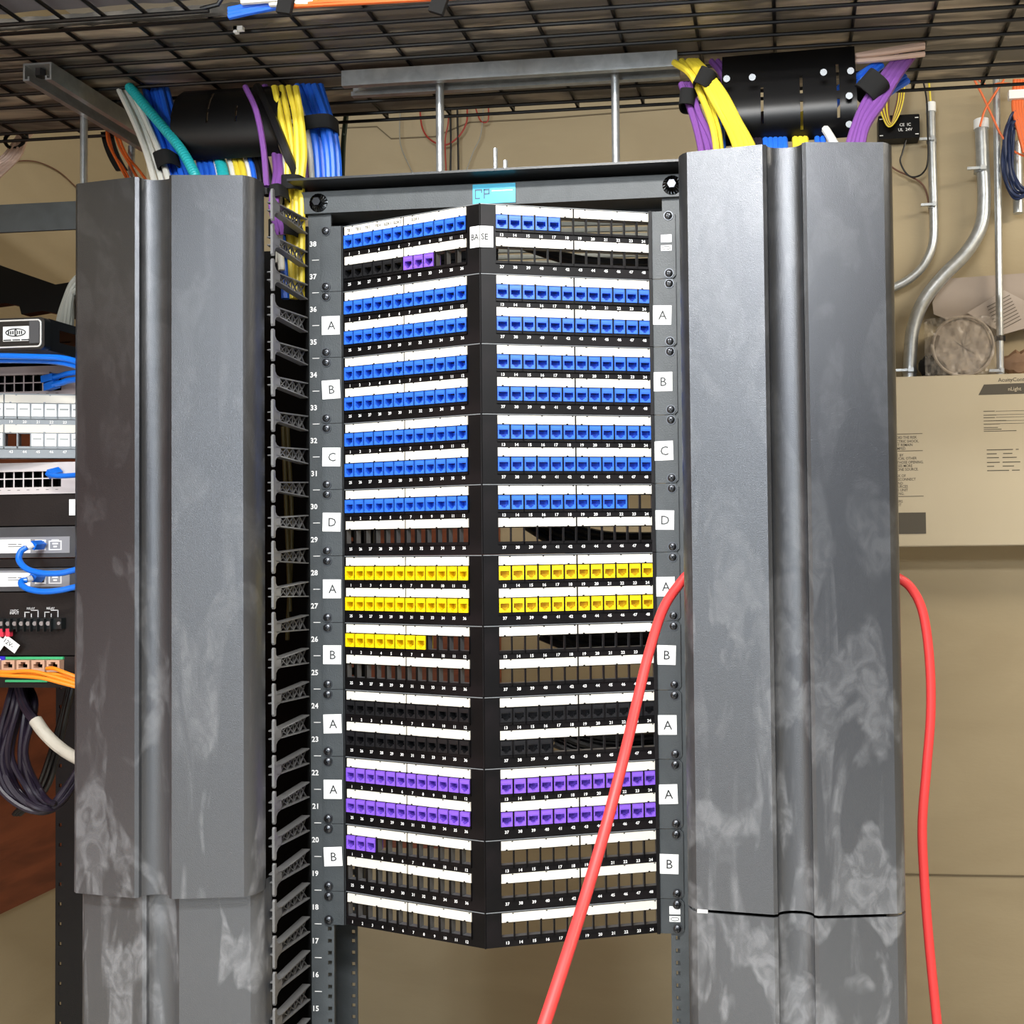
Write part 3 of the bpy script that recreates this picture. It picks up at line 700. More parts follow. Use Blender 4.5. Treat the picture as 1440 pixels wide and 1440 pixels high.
b = MB(); b.tube(smooth_path([P(297,180,Y=.08),P(305,215,Y=.055),P(313,240,Y=.03),P(318,275,Y=.015)], 14), .0078, 12, corr=.06)
tag(b.build('corrugated_conduit', cb['teal']), 'short teal corrugated stub emerging under the left drop-out plate', 'conduit')
bundle('purple', [[(345,122,.0),(360,155,-.01),(370,205,-.02),(375,262,-.025)]], .0040, 'single purple cable hanging in front of the left drop-out plate', None)
bundle('black', [[(362,122,.03),(383,165,.01),(402,212,.0),(425,268,.02)]], .0062, 'thick black braided cable beside the yellow bundle', None)
bundle('purple', [[(372,122,.05),(395,165,.04),(408,210,.03),(420,262,.04)]], .0055, 'purple cable tucked behind the yellow bundle', None)
yl = fan((386,416,122), (405,424,300), 4, mids=[(396,424,165),(404,427,215),(404,425,255)], Y0=.025, Y1=.0, tail=(412,424,420))
bundle('yellow', yl, .0045, 'yellow cable in the thick bundle beside the rack top', 'yellow cables beside the rack top')
bundle('white', [[(414,125,.06),(428,170,.05),(436,210,.05),(440,265,.06)],[(418,125,.07),(434,170,.06),(441,215,.06),(445,268,.07)]], .0042, 'white cable between the yellow and blue bundles', 'white cables between yellow and blue')
bundle('purple', [[(418,150,.07),(428,205,.06),(432,262,.06)],[(424,160,.075),(436,215,.065),(441,262,.065)]], .0045, 'purple cable behind the yellow bundle, lower part showing', 'purple cables between yellow and blue')
bundle('blue', fan((418,450,120), (450,477,300), 5, mids=[(434,463,160),(440,470,185),(447,475,225)], Y0=.065, Y1=.05), .0052, 'blue cable in the thick strapped bundle behind the rack top corner', 'blue cables behind the rack top corner')
bundle('purple', [[(386,215,.03),(388,245,.0),(382,290,-.03),(392,330,-.02)],[(393,218,.03),(394,245,.0),(388,285,-.03),(398,330,-.02)]], .0042, 'purple cable curling down behind the top finger', 'purple cables at the top finger')
bundle('white', [[(402,218,.03),(400,250,.01),(390,300,-.01),(396,380,-.01)],[(409,218,.04),(404,260,.02),(396,310,.0),(392,370,.0)]], .0045, 'white cable curling down behind the top finger', 'white cables at the top finger')
bundle('green', [[(487,160,.25),(483,200,.25),(481,262,.25)]], .0042, 'single dark green cable behind the rack top', None)
bundle('blue', [[(395,330,.02),(400,370,.01),(402,420,.01)]], .006, 'blue cable seen between the upper fingers', None)
bundle('shadeyellow', [[(398,600,.05),(402,720,.05),(408,860,.05)],[(404,600,.06),(410,740,.06),(404,900,.06)]], .003, 'yellow cable deep inside the left manager, coloured dark as shade', 'yellow cables deep in the manager')  # shade inside the manager is put into this yellow
def strap(pts, w, d, label):
    b = MB(); b.tube(smooth_path(pts, 6), 1, 4) if False else None
    return tag(b.build('hook_and_loop_strap', velcro_m), label, 'strap')
def wrap(x0, x1, yc, h, Y, d, ang, label):
    # ring of strap material around a bundle: elliptical band
    a = P(x0, yc, Y=Y); c = P(x1, yc, Y=Y); mid = (a+c)/2; rx = (c.x-a.x)/2+.002; hh = h/1040/2
    b = MB(); n = 24; vs = []; ax = Vector((math.cos(ang), 0, math.sin(ang))); az = Vector((-math.sin(ang), 0, math.cos(ang)))
    for s in (-1, 1):
        for q, k in ((1, 0), (.86, 1)):
            for i in range(n):
                t = 2*PI*i/n; vs.append(mid+ax*(rx*q*math.copysign(abs(math.cos(t))**.6, math.cos(t)))+Vector((0, d*q*math.copysign(abs(math.sin(t))**.6, math.sin(t)), 0))+az*(s*hh))
    fs = []
    for i in range(n):
        j = (i+1) % n; fs += [(i,j,2*n+j,2*n+i),(n+i,3*n+i,3*n+j,n+j),(i,n+i,n+j,j),(2*n+i,2*n+j,3*n+j,3*n+i)]
    b.add(vs, fs, 0, True); return tag(b.build('hook_and_loop_strap', velcro_m), label, 'strap', 'black straps round the cable bundles')
wrap(431, 471, 178, 20, .055, .020, .06, 'black strap round the thick blue bundle')
wrap(402, 428, 261, 20, .004, .018, -.03, 'black strap round the yellow bundle just above the rack top')
wrap(387, 400, 273, 18, -.018, .016, .2, 'small black strap round the purple and white cables at the top finger')
wrap(386, 420, 325, 22, .0, .024, 0, 'black strap low on the cables between the first two fingers')
wrap(426, 442, 208, 30, .064, .016, .25, 'black strap round the purple cables between yellow and blue bundles')
wrap(226, 246, 228, 22, .005, .018, .3, 'black strap behind the white cables at the left')
# right side
bundle('purple', fan((958,970,118), (990,1012,235), 3, mids=[(972,984,160),(983,1000,195)], Y0=.03, Y1=-.02), .0046, 'dark purple cable at the left edge of the right manager top', 'purple cables left of the right drop-out plate')
bundle('yellow', [[(948,88,.03),(972,105,.01),(990,140,.0),(1003,185,-.02),(1010,235,-.03)],[(958,86,.04),(980,108,.02),(997,142,.01),(1009,185,-.01),(1015,235,-.02)]], .0046, 'yellow cable hanging outermost beside the right drop-out plate', 'outer yellow cables on the right')
bundle('yellow', [[(968+4*k,86,.03),(984+6*k,108,.0),(1000+7*k,135,-.015),(1020+7*k,172,-.02),(1034+8*k,205,-.03),(1040+9*k,240,-.04)] for k in range(4)], .0044, 'yellow cable in the strapped diagonal bundle on the right', 'yellow cables in the strapped bundle')
bundle('purple', [[(1000+9*k,86,.06),(1012+9*k,100,.05),(1020+9*k,118,.05)] for k in range(3)], .0042, 'short run of purple cable above the right drop-out plate', 'purple cables above the right plate')
bundle('blue', [[(1025+8*k,84,.06),(1030+8*k,98,.05),(1034+8*k,116,.05)] for k in range(4)], .0042, 'short run of blue cable above the right drop-out plate', 'blue cables above the right plate')
for col, xs, r, lb in (('blue',(1008,1016),.0045,'blue cable between the yellow cables on the right'), ('dpurple',(1058,1064,1069),.004,'dark purple cable under the right drop-out plate'), ('blue',(1077,1084,1091,1098,1104),.0042,'blue cable under the right drop-out plate'), ('yellow',(1119,1126,1133),.0045,'yellow cable under the right drop-out plate'), ('blue',(1150,1158),.004,'blue cable near the right end of the drop-out plate')):
    for x in xs: cable('network_cable', [P(x+4,160,Y=.07), P(x-1,185,Y=.04), P(x,205,Y=.01), P(x,232,Y=.0)], r, cb[col], lb, 'cable', 'cables under the right drop-out plate: '+lb)
cable('network_cable', [P(1150,165,Y=.03), P(1165,188,Y=.01), P(1178,210,Y=-.01), P(1190,232,Y=-.01)], .0055, cb['white'], 'single white cable under the right end of the drop-out plate')
bundle('purple', [[(1262+7*k,80,.06),(1240+7*k,110,.03),(1216+8*k,145,.01),(1200+6*k,180,-.01),(1188+7*k,225,-.03)] for k in range(4)], .0050, 'purple cable curving down right of the drop-out plate', 'purple cables right of the drop-out plate')
bundle('blue', [[(1272,108,.07),(1248,122,.05),(1222,145,.04),(1205,175,.04),(1190,225,.03)],[(1276,114,.07),(1254,128,.05),(1228,150,.045),(1208,185,.04),(1195,225,.03)],[(1240,92,.05),(1215,112,.04),(1190,130,.05),(1165,160,.06)],[(1235,88,.05),(1208,106,.04),(1180,124,.05),(1150,158,.06)]], .0046, 'blue cable beneath the purple cables on the right', 'blue cables right of the drop-out plate')
wrap(1208, 1243, 126, 30, .02, .022, -.75, 'black strap round the purple and blue cables right of the drop-out plate')
wrap(981, 1003, 116, 24, .002, .020, -.5, 'black strap round the diagonal yellow bundle')
wrap(958, 976, 142, 22, .02, .018, -.1, 'black strap round the dark purple cables by the strut end')
bundle('pink', [[(1140,92,.05),(1180,80,.04),(1230,76,.04),(1300,66,.05)],[(1150,92,.05),(1185,88,.04),(1230,84,.04),(1300,76,.05)],[(1160,84,.06),(1200,78,.05),(1240,72,.05),(1300,62,.06)]], .0036, 'pale cable running along the tray edge above the right plate', 'pale cables at the tray edge')
# cables lying in the tray, visible past the open near side
bundle('orange', [[(400+12*k,9-2*k,-.150),(470,5-3*k,-.152),(560,1-2*k,-.152),(640,-4-2*k,-.152),(720,-14-2*k,-.150)] for k in range(4)], .0032, 'orange cable lying along the overhead tray at the top edge', 'orange cables in the tray')
bundle('blue', [[(322,24-5*k,-.142),(355,17-5*k,-.144),(400,8-5*k,-.144)] for k in range(3)], .0035, 'blue cable in the tray at the open corner of the branch', 'blue cables in the tray')
bundle('white', [[(340,3,-.15),(420,-2,-.152),(500,-8,-.15)],[(380,6,-.148),(440,4,-.15),(500,0,-.15)]], .0035, 'pale cable in the tray beside the orange ones', 'pale cables in the tray')
for px, ang in ((402, .2), (618, .35)):
    q = P(px, 3, Y=-.157); b = MB(); b.box(-.009, .009, -.003, .003, -.014, .016); tag(b.build('hook_and_loop_strap', velcro_m, None, q, (0, ang, 0)), 'black strap over the tray cables left of the orange run' if px < 500 else 'black strap over the tray cables at the right end of the orange run', 'strap')

# dark bundles behind the panels
def back_bundle(pts, n, r, col, label, spread):
    for k in range(n):
        o = (k-(n-1)/2)
        cable('network_cable', [P(x, y+o*spread, Y=Y+.004*(k % 2)) for x, y, Y in pts], r, cb[col], label, 'cable', label)
back_bundle([(690,326,.16),(760,352,.16),(820,368,.14),(900,372,.12),(960,366,.1)], 2, .006, 'black', 'black cable drooping behind the BASE panel', 6)
back_bundle([(540,375,.10),(590,368,.10),(640,366,.10),(700,362,.12)], 6, .006, 'black', 'black cable bunched behind the empty holes left of the BASE fold', 9)
back_bundle([(660,345,.30),(760,343,.30),(860,341,.30),(960,339,.30)], 9, .0042, 'grey', 'grey cable running level behind the BASE panel', 9)
back_bundle([(740,722,.10),(790,752,.10),(850,770,.09),(935,772,.07)], 5, .0058, 'black', 'black cable slanting behind the panel lettered D', 9)
back_bundle([(760,880,.10),(810,900,.10),(860,908,.09),(930,905,.07)], 4, .0058, 'black', 'black cable slanting behind the eight-yellow-jack panel', 10)
back_bundle([(780,1030,.10),(820,1046,.10),(870,1054,.09),(935,1050,.07)], 5, .0055, 'black', 'black cable slanting behind the black-jack panel', 8)
bk = MB()
# black rear lacing strip joining the rails behind the left jacks (seen through the open holes)
for px, y0, y1 in ((505,300,1290),(520,320,800)):
    q = P(px, 800, Y=.18)
    cable('network_cable', [(q.x, .18, P(px,y0,Y=.18).z), (q.x+.004, .19, P(px,(y0+y1)/2,Y=.18).z), (q.x, .18, P(px,y1,Y=.18).z)], .010, cb['black'], 'thick black cable running down behind the left jacks', 'cable', 'thick black cables behind the left jacks')

# ------------------------------------------------------------------ red cable
cable('extension_cable', [P(x,y,Y=Y) for x,y,Y in ((1010,795,-.07),(975,803,-.075),(955,822,-.085),(932,858,-.11),(912,920,-.15),(895,990,-.19),(876,1070,-.24),(850,1170,-.29),(822,1265,-.34),(795,1350,-.39),(762,1450,-.44),(730,1540,-.48))]+[P(715,1640,Y=-.50), P(690,1900,Y=-.50), Vector((.02,-.52,.25)), Vector((.0,-.56,.02)), Vector((.12,-.70,.008)), Vector((.45,-.80,.008))], .0060, red_m, 'red cable slanting down in front of the patch panels', 'cable', n=14, seg=8)
cable('extension_cable', [P(x,y,Y=Y) for x,y,Y in ((1235,800,-.04),(1262,812,-.05),(1282,828,-.05),(1298,862,-.05),(1307,925,-.05),(1309,1000,-.05),(1303,1080,-.05),(1297,1160,-.05),(1300,1240,-.05),(1307,1330,-.05),(1318,1440,-.05),(1328,1530,-.05))]+[Vector((.56,-.06,.45)), Vector((.57,-.07,.15)), Vector((.60,-.10,.012)), Vector((.75,-.25,.008)), Vector((1.1,-.35,.008))], .0058, red_m, 'red cable hanging down against the beige wall right of the right manager', 'cable', n=14, seg=8)

# ------------------------------------------------------------------ left rack and its equipment
CX = -.7885; XE = CX+.2413
rk2 = thing('equipment_rack', 'second two-post rack mostly hidden behind the left cable manager', 'rack', (CX,0,0))
for sd in (-1, 1): rail_bm(sd).build('rack_rail', rail_m, rk2)
q0 = P(50, 326, Y=0).z; q1 = P(50, 287, Y=0).z
b = MB(); b.box(-.262,.262,-.004,.0,q0,q1); b.box(-.262,.262,0,.03,q1-.003,q1); b.build('top_angle', mat('scuffed_steel', '#33383a', .5, noise=.5, nscale=25, col2='#4a5052'), rk2)['label'] = 'scuffed dark grey crossbar'
for sd in (-1, 1): MB().box(sd*.245-.015, sd*.245+.015, -.0, .05, 1.8065, q0).build('top_bracket', black_m, rk2)
# rear post
q0 = P(78, 1200, Y=.32); q1 = P(106, 1200, Y=.32)
b = MB(); zsp = [0]; 
for k in range(36): zsp += [.05+.0334*k, .05+.0334*k+.006]
zsp.append(1.30)
b.grid([q0.x, q0.x+.006, q0.x+.011, q1.x+.02], zsp, lambda i, j: i == 1 and j % 2 == 1, .32, .323); b.box(q1.x+.017, q1.x+.02, .323, .40, 0, 1.30)
tag(b.build('rack_post', black_m), 'black perforated rear rack post behind the left cable manager door', 'post')
def zof(y, Y=0): return P(50, y, Y=Y).z
def unit(name, label, cat, y_top, y_bot, m, depth=.25, proud=0, x1=None):
    zt, zb = zof(y_top), zof(y_bot); t = thing(name, label, cat, (CX, 0, (zt+zb)/2)); h = (zt-zb)/2
    b = MB(); b.box(-.2413, .2413, -.003-proud, -.0005, -h+.0004, h-.0004); b.build('front_panel', m, t)
    b = MB(); b.box(-.215, .215, 0, depth, -h+.002, h-.002); b.build('chassis', m, t)
    return t, h
gdev = mat('grey_device', '#8e8f94', .45); pinkgrey = mat('switch_face', '#a39796', .45); whdev = mat('white_device', '#cfc9c9', .45)
dkpanel = mat('dark_blank_panel', '#1c1817', .5, noise=.35, nscale=12, col2='#2b2624', bump=.2, bscale=400, spec=.25); dkgrey = mat('dark_grey_unit', '#3f4043', .5, noise=.3, nscale=20, col2='#54565a')
def switch(y0, y1, m, label, py0, py1, xs_px, proud):
    zt, zb = zof(y0), zof(y1); t = thing('network_switch', label, 'network switch', (CX, 0, (zt+zb)/2)); h = (zt-zb)/2; zm = (zt+zb)/2
    MB().box(-.215, .215, .008, .25, -h+.002, h-.002).build('chassis', m, t)
    Yf = -.006
    xl, xr = P(xs_px[0], 600, Y=Yf).x-CX, P(xs_px[-1], 600, Y=Yf).x-CX; n = len(xs_px)-1
    step = (xr-xl)/n; k0 = int((xl+.235)/step); xs = [-.2413]; start = xl-k0*step
    zs0, zs1 = zof(py1, Yf)-zm, zof(py0, Yf)-zm; zmid = (zs0+zs1)/2
    for k in range(k0+n):
        a = start+k*step; xs += [a+.001, a+step-.001]
    xs.append(.2413)
    zs = [-h, zs0, zmid-.0008, zmid+.0008, zs1, h]
    b = MB(); b.grid(xs, zs, lambda i, j: i % 2 == 1 and j in (1, 3) and i < len(xs)-2, Yf, .004, 0, 1); b.build('front_panel', [m, plast_m], t)
    b = MB(); b.box(xs[1], xs[-2], .004, .006, zs0, zs1, 0)
    for k in range(1, len(xs)-2, 2):
        xa, xb = xs[k], xs[k+1]; wj = (xb-xa)
        b.box(xa, xa+wj*.28, Yf+.0006, -.001, zs1-.0022, zs1); b.box(xb-wj*.28, xb, Yf+.0006, -.001, zs1-.0022, zs1)
        b.box(xa, xa+wj*.28, Yf+.0006, -.001, zs0, zs0+.0022); b.box(xb-wj*.28, xb, Yf+.0006, -.001, zs0, zs0+.0022)
    b.build('port_block', plast_m, t)
    b = MB(); b.box(-.238, P(70,y0,Y=-.01).x-CX, -.011, Yf, h-.0125, h-.0095); b.build('top_lip', m, t)
    b = MB()
    for k in range(1, len(xs)-2, 2):
        xc = (xs[k]+xs[k+1])/2; b.box(xc-.002, xc+.002, Yf-.0004, Yf, zs0-.004, zs0-.0034); 
    b.build('port_marks', gink_m, t)
    return t
# silver-edged audio/processor unit
zt, zb = P(50,446,Y=-.10).z, P(50,491,Y=-.10).z; xf = P(62.5,470,Y=-.10).x
dv = thing('rack_device', 'black rack unit with a silver outlined front and white oval logo label', 'electronic device', (xf-.2, -.10, (zt+zb)/2)); h = (zt-zb)/2
def rrect(x0, x1, z0, z1, r, n=5):
    pts = []
    for cx_, cz_, a0 in ((x1-r,z1-r,0),(x0+r,z1-r,PI/2),(x0+r,z0+r,PI),(x1-r,z0+r,1.5*PI)):
        for k in range(n+1): a = a0+PI/2*k/n; pts.append((cx_+r*math.cos(a), cz_+r*math.sin(a)))
    return pts
dvm = mat('device_black', '#1a1c1e', .3)
b = MB(); b.prism(rrect(-.2,.2,-h,h,.006), lambda p: (p[0],0,p[1]), lambda p: (p[0],.012,p[1])); b.build('front_bezel', dvm, dv)
b = MB(); pr = rrect(-.196,.1955,-h+.0035,h-.0035,.005); pp = [(x,-.0006,z) for x, z in pr]; b.tube(pp+[pp[0]], .0011, 6); b.build('silver_trim', mat('silver_trim', '#e6e8e8', .3, .3), dv)
b = MB(); b.box(-.1,.198,.012,.3,-h,-h+.002); b.box(-.1,.198,.012,.3,h-.002,h)
b.grid([.012,.03,.085,.30], [-h+.002,-h*.35,h*.45,h-.002], lambda i, j: i == 1 and j == 1, -.198, -.1955)
o = b.build('case', dvm, dv)
# turn the grid plate part into the side wall: rotate those vertices
me = o.data
for v in me.vertices:
    if v.co.y < -.19: v.co = Vector((-v.co.y, v.co.x, v.co.z))
b = MB(); lx0, lx1 = P(5,470,Y=-.1).x-xf+.2, P(41,470,Y=-.1).x-xf+.2
b.box(lx0, lx1, -.001, 0, -.0095, .0095, 0); ccx = (lx0+lx1)/2
ring = [(ccx+.0135*math.cos(t*PI/12), -.0014, .0015+.0048*math.sin(t*PI/12)) for t in range(25)]; b.tube(ring, .0007, 5, 1)
b.prism([(ccx-.002,.004),(ccx+.002,.004),(ccx,.0068)], lambda p: (p[0],-.0016,p[1]), lambda p: (p[0],-.001,p[1]), 1); b.prism([(ccx-.002,-.001),(ccx,-.0038),(ccx+.002,-.001)], lambda p: (p[0],-.0016,p[1]), lambda p: (p[0],-.001,p[1]), 1)
for k in range(7): b.box(ccx-.0105+k*.003, ccx-.009+k*.003, -.0016, -.001, -.0008, .0036, 1)
for k in range(3): b.box(lx0+.001+k*.0125, lx0+.0115+k*.0125, -.0016, -.001, -.0088, -.0074, 1)
b.build('logo_label', [label_m, dink_m], dv)['label'] = 'white label with an oval logo of illegible letters'
b = MB(); b.box(lx1+.001, lx1+.0145, -.0012, 0, -.013, .016); b.build('side_badge', dkgrey, dv)
# horizontal cable tier, switches, patch panel
swA = switch(516, 557, pinkgrey, 'pinkish grey network switch above the white patch panel', 526, 550, [6.5,19.8,33,46.3,59.8,73.5,87], 0)
swB = switch(651, 695, whdev, 'white network switch below the white patch panel', 661, 685, [6.5,19.8,33,46.3,59.8,73.5,87], 0)
wp = patch_panel(2, 35, ['.'*12+'W'*12, '.'*12+'W'*6+'..'+'WWWW'], 'angled grey patch panel with white shuttered jacks in the left rack', cx=CX, face=mat('grey_panel_face', '#8b9297', .5), earm=ear_m)
wp.location.z = zof(557)+.0002
t, h = unit('blank_panel', 'dark brown-black blank panel below the white switch', 'panel', 695.5, 739.5, dkpanel)
xa = P(98, 715, Y=-.003).x-CX; MB().box(xa, xa+.02, -.0042, -.003, -.008, .014).build('paper_tag', label_m, t)
def injector(y0, y1, ly0, ly1, label):
    t, h = unit('network_device', label, 'network device', y0, y1, dkgrey); zc = (zof(y0)+zof(y1))/2
    X = lambda px: P(px, 770, Y=-.004).x-CX
    z0, z1 = zof(ly1)-zc, zof(ly0)-zc
    MB().box(X(-20), X(98), -.0042, -.003, z0, z1).build('inset_plate', gdev, t)
    b = MB(); b.box(X(-30), X(43), -.0048, -.0042, z0+.0008, z1-.003, 0)
    for k, (a, c) in enumerate(((12,24),(26,31))): b.box(X(a), X(c), -.0050, -.0048, (z0+z1)/2+.0010, (z0+z1)/2+.0018, 1)
    b.box(X(12), X(31), -.0050, -.0048, (z0+z1)/2-.0022, (z0+z1)/2-.0014, 1)
    b.build('paper_label', [label_m, gink_m], t)['label'] = 'white paper label with faint print'
    b = MB(); b.grid([X(50),X(52),X(63),X(65)], [z0+.004,z0+.006,z1-.006,z1-.004], lambda i, j: i == 1 and j == 1, -.0052, -.0042, 0); b.box(X(52), X(63), -.0044, -.0043, z0+.006, z1-.006, 1)
    b.build('port', [label_m, plast_m], t)
    b = MB(); zc2 = (z0+z1)/2
    b.grid([X(69),X(70.5),X(85.5),X(87)], [z0+.004,z0+.0055,z1-.007,z1-.0055], lambda i, j: i == 1 and j == 1, -.0048, -.0042)
    b.box(X(73), X(83), -.0048, -.0042, z1-.0055, z1-.0040); b.box(X(74), X(82), -.0048, -.0042, zc2+.0005, zc2+.0028); b.box(X(75.5), X(80.5), -.0048, -.0042, zc2-.0035, zc2-.0012)
    b.build('network_icon', ink_m, t)['label'] = 'white printed network socket icon'
    return t
injector(740.5, 784.5, 755, 778, 'dark grey unit with a light plate, blue plug and socket icon, upper of two')
t, h = unit('blank_panel', 'narrow dark strip panel between the two grey plug units', 'panel', 785.5, 798, dkpanel)
injector(798.5, 831.5, 802, 825, 'dark grey unit with a light plate, blue plug and socket icon, lower of two')
# terminal strip panel
t, h = unit('terminal_panel', 'dark panel with a black screw terminal strip and red wire lugs', 'panel', 832.5, 921.5, dkpanel); zc = (zof(832.5)+zof(921.5))/2
X = lambda px, Y=-.004: P(px, 870, Y=Y).x-CX
Z = lambda py, Y=-.004: P(50, py, Y=Y).z-zc
b = MB(); b.box(X(-20), X(92), -.012, -.003, Z(884), Z(869), 0)
for k in range(-3, 9): b.box(X(4+9.4*k), X(5.3+9.4*k), -.017, -.012, Z(887), Z(869), 0)
for k in range(-2, 8):
    b.cyl((X(9.5+9.4*k), -.0125, Z(876)), (X(9.5+9.4*k), -.0148, Z(876)), .0031, 12, 1)
b.cyl((X(89), -.012, Z(876)), (X(89), -.0132, Z(876)), .0024, 10, 1)
b.build('terminal_strip', [mat('terminal_plastic', '#1d2122', .3), steel_m], t)
b = MB()
for px in (11, 20):
    b.box(X(px-2.8), X(px+2.8), -.016, -.010, Z(894), Z(883))
b.build('wire_lug', mat('red_lug', '#d8384e', .4), t)
b = MB()
def tagq(cxp, cyp, w_, h_, ang, y, txt=None):
    c = Vector((X(cxp), y, Z(cyp))); ux = Vector((math.cos(ang), 0, math.sin(ang))); uz = Vector((-math.sin(ang), 0, math.cos(ang)))
    q = [c+ux*(sx*w_/2)+uz*(sz*h_/2) for sx, sz in ((-1,-1),(1,-1),(1,1),(-1,1))]
    b.add(q+[v+Vector((0,.0006,0)) for v in q], [(0,1,2,3),(7,6,5,4),(0,4,5,1),(1,5,6,2),(2,6,7,3),(3,7,4,0)], 0)
    if txt: b.text(txt, .0088, c+Vector((0,-.0003,0))-ux*.002, ux, uz, 1)
tagq(6, 905, .017, .012, .9, -.012); tagq(22.5, 904.5, .025, .0135, -.62, -.0145, '12V-')
b.build('wire_tag', [label_m, dink_m], t)['label'] = 'white wire tags, one reading 12V-'
b = MB()
for x0 in (34, 62):
    for a, c, e, f_ in ((0,1.2,868,861),(0,7,861.6,860.4),(18.5,19.7,868,858),(9,19.7,858.8,857.8),(9,10.2,868,863)): b.box(X(x0+a), X(x0+c), -.0036, -.003, Z(e), Z(f_))
    b.text('RELAY', .0042, (X(x0+9), -.0036, Z(855.5)), mi=0)
b.text('12VDC', .0042, (X(20), -.0036, Z(858.5))); b.text('INPUT', .0048, (X(20), -.0036, Z(862)))
b.build('panel_legend', ink_m, t)['label'] = 'white printed relay symbols'
# board with four network ports
t, h = unit('network_device', 'dark unit with four network ports edged by a green circuit board above orange cords', 'network device', 922.5, 967, dkpanel); zc = (zof(922.5)+zof(967))/2
Z = lambda py, Y=-.004: P(50, py, Y=Y).z-zc
b = MB(); b.box(X(-20), X(90), -.006, -.003, Z(927), Z(923.5)); b.box(X(9), X(68), -.006, -.003, Z(959), Z(956)); b.build('circuit_board', mat('pcb_green', '#3fae74', .45), t)
for k in range(-2, 4):
    xa, xb = X(8.5+21*k), X(26.5+21*k); pc = MB()
    xs = [xa, xa+.003, xa+.006, xb-.006, xb-.003, xb]; zs = [Z(944), Z(938.5), Z(933), Z(930), Z(927.5)]
    pc.grid(xs, zs, lambda i, j: (j == 1 and i in (1,2,3)) or (j == 2 and i == 2), -.012, -.003); pc.box(xa, xb, -.003, -.0028, Z(944), Z(927.5), 1)
    pc.build('network_port', [mat('port_shield', '#c79f86', .4), plast_m], t)
MB().box(X(-12), X(9.5), -.0075, -.006, Z(936), Z(922.5)).build('warning_sticker', mat('violet_sticker', '#2a22b8', .5), t)['label'] = 'violet-blue sticker'
b = MB(); b.box(X(-8), X(4), -.0078, -.0075, Z(927.4), Z(926)); b.box(X(-8), X(4), -.0078, -.0075, Z(932), Z(930.5)); b.box(X(-8), X(5), -.0042, -.0032, Z(945), Z(938)); b.build('sticker_print', ink_m, t)
# cords in front of the left rack
def cordp(pts, r, col, label, group=None, name='patch_cord'): return cable(name, [P(x,y,Y=Y) for x,y,Y in pts], r, cb[col], label, 'cable', group)
cordp([(-30,500,-.095),(20,501,-.095),(60,502,-.09),(90,504,-.085),(125,513,-.085)], .0040, 'patch', 'bright blue patch cord, upper of those just under the black rack unit', 'blue cords under the black rack unit')
cordp([(-30,507,-.085),(20,507,-.085),(65,508,-.08),(95,512,-.08),(125,521,-.08)], .0034, 'patch', 'bright blue patch cord, lower of those just under the black rack unit', 'blue cords under the black rack unit')
cordp([(-30,501,-.015),(30,502,-.02),(70,506,-.02),(125,515,-.03)], .0034, 'navy', 'dark blue cord behind the bright ones under the black rack unit')
def plug_cord(pts, r, label, boot=None, pl=None):
    t = thing('patch_cord', label, 'cable', P(pts[0][0], pts[0][1], Y=pts[0][2]), 'blue patch cords plugged into the left rack')
    o = MB(); o.tube([p-t.location for p in smooth_path([P(x,y,Y=Y) for x,y,Y in pts], 7)], r, 10); o.build('cord', cb['patch'], t)
    a = Vector((0,0,0))
    if pl:
        c = P(*pl[:2], Y=pl[2])-t.location; e = P(*pl[3:5], Y=pl[5])-t.location
        b = MB(); b.bar(c, e, .0095, .009, up=(0,1,0)); b.build('plug', cb['patch'], t)
    if boot:
        c = P(*boot[:2], Y=boot[2])-t.location; e = P(*boot[3:5], Y=boot[5])-t.location
        b = MB(); b.cyl(c, e, .0042, 12); b.build('boot', label_m, t)['label'] = 'white boot'
plug_cord([(76,531,-.020),(86,528,-.026),(98,525,-.03),(130,521,-.04)], .0036, 'blue patch cord in the pinkish grey switch, upper of two', pl=(62,534,-.008,78,530,-.020))
plug_cord([(76,541,-.022),(88,538,-.028),(98,535,-.03),(130,531,-.04)], .0040, 'blue patch cord in the pinkish grey switch, lower of two', pl=(66,545,-.010,80,540,-.022))
plug_cord([(68,667,-.022),(78,669,-.028),(95,669,-.03),(130,666,-.04)], .0036, 'blue patch cord plugged into the white switch', pl=(84,663,-.008,68,667,-.024))
plug_cord([(37,770,-.032),(29,776,-.036),(27,788,-.04),(38,800,-.042),(60,806,-.042),(85,806,-.04),(103,802,-.038),(130,795,-.036)], .0040, 'blue patch cord looping from the upper grey plug unit', boot=(46,766,-.026,38,770,-.031), pl=(60,766,-.008,46,767,-.026))
plug_cord([(38,816,-.032),(31,817,-.036),(31,823,-.04),(42,829,-.042),(62,832,-.042),(85,830,-.04),(103,826,-.038),(130,820,-.036)], .0040, 'blue patch cord looping from the lower grey plug unit', boot=(45,813,-.026,38,815,-.031), pl=(58,812,-.008,45,812,-.026))
for k, p in enumerate(([(-30,944,-.03),(10,945,-.032),(45,944,-.034),(80,953,-.034),(130,968,-.03)], [(-30,948,-.03),(10,950,-.034),(55,953,-.036),(85,960,-.036),(130,972,-.03)], [(-30,942,-.03),(15,946,-.028),(50,948,-.03),(90,950,-.03),(130,966,-.03)], [(66,940,-.026),(76,940,-.03),(92,946,-.034),(130,960,-.03)])):
    cordp(p, .0026, 'fiber', 'orange fibre cord sweeping across the four-port unit', 'orange cords across the four-port unit')
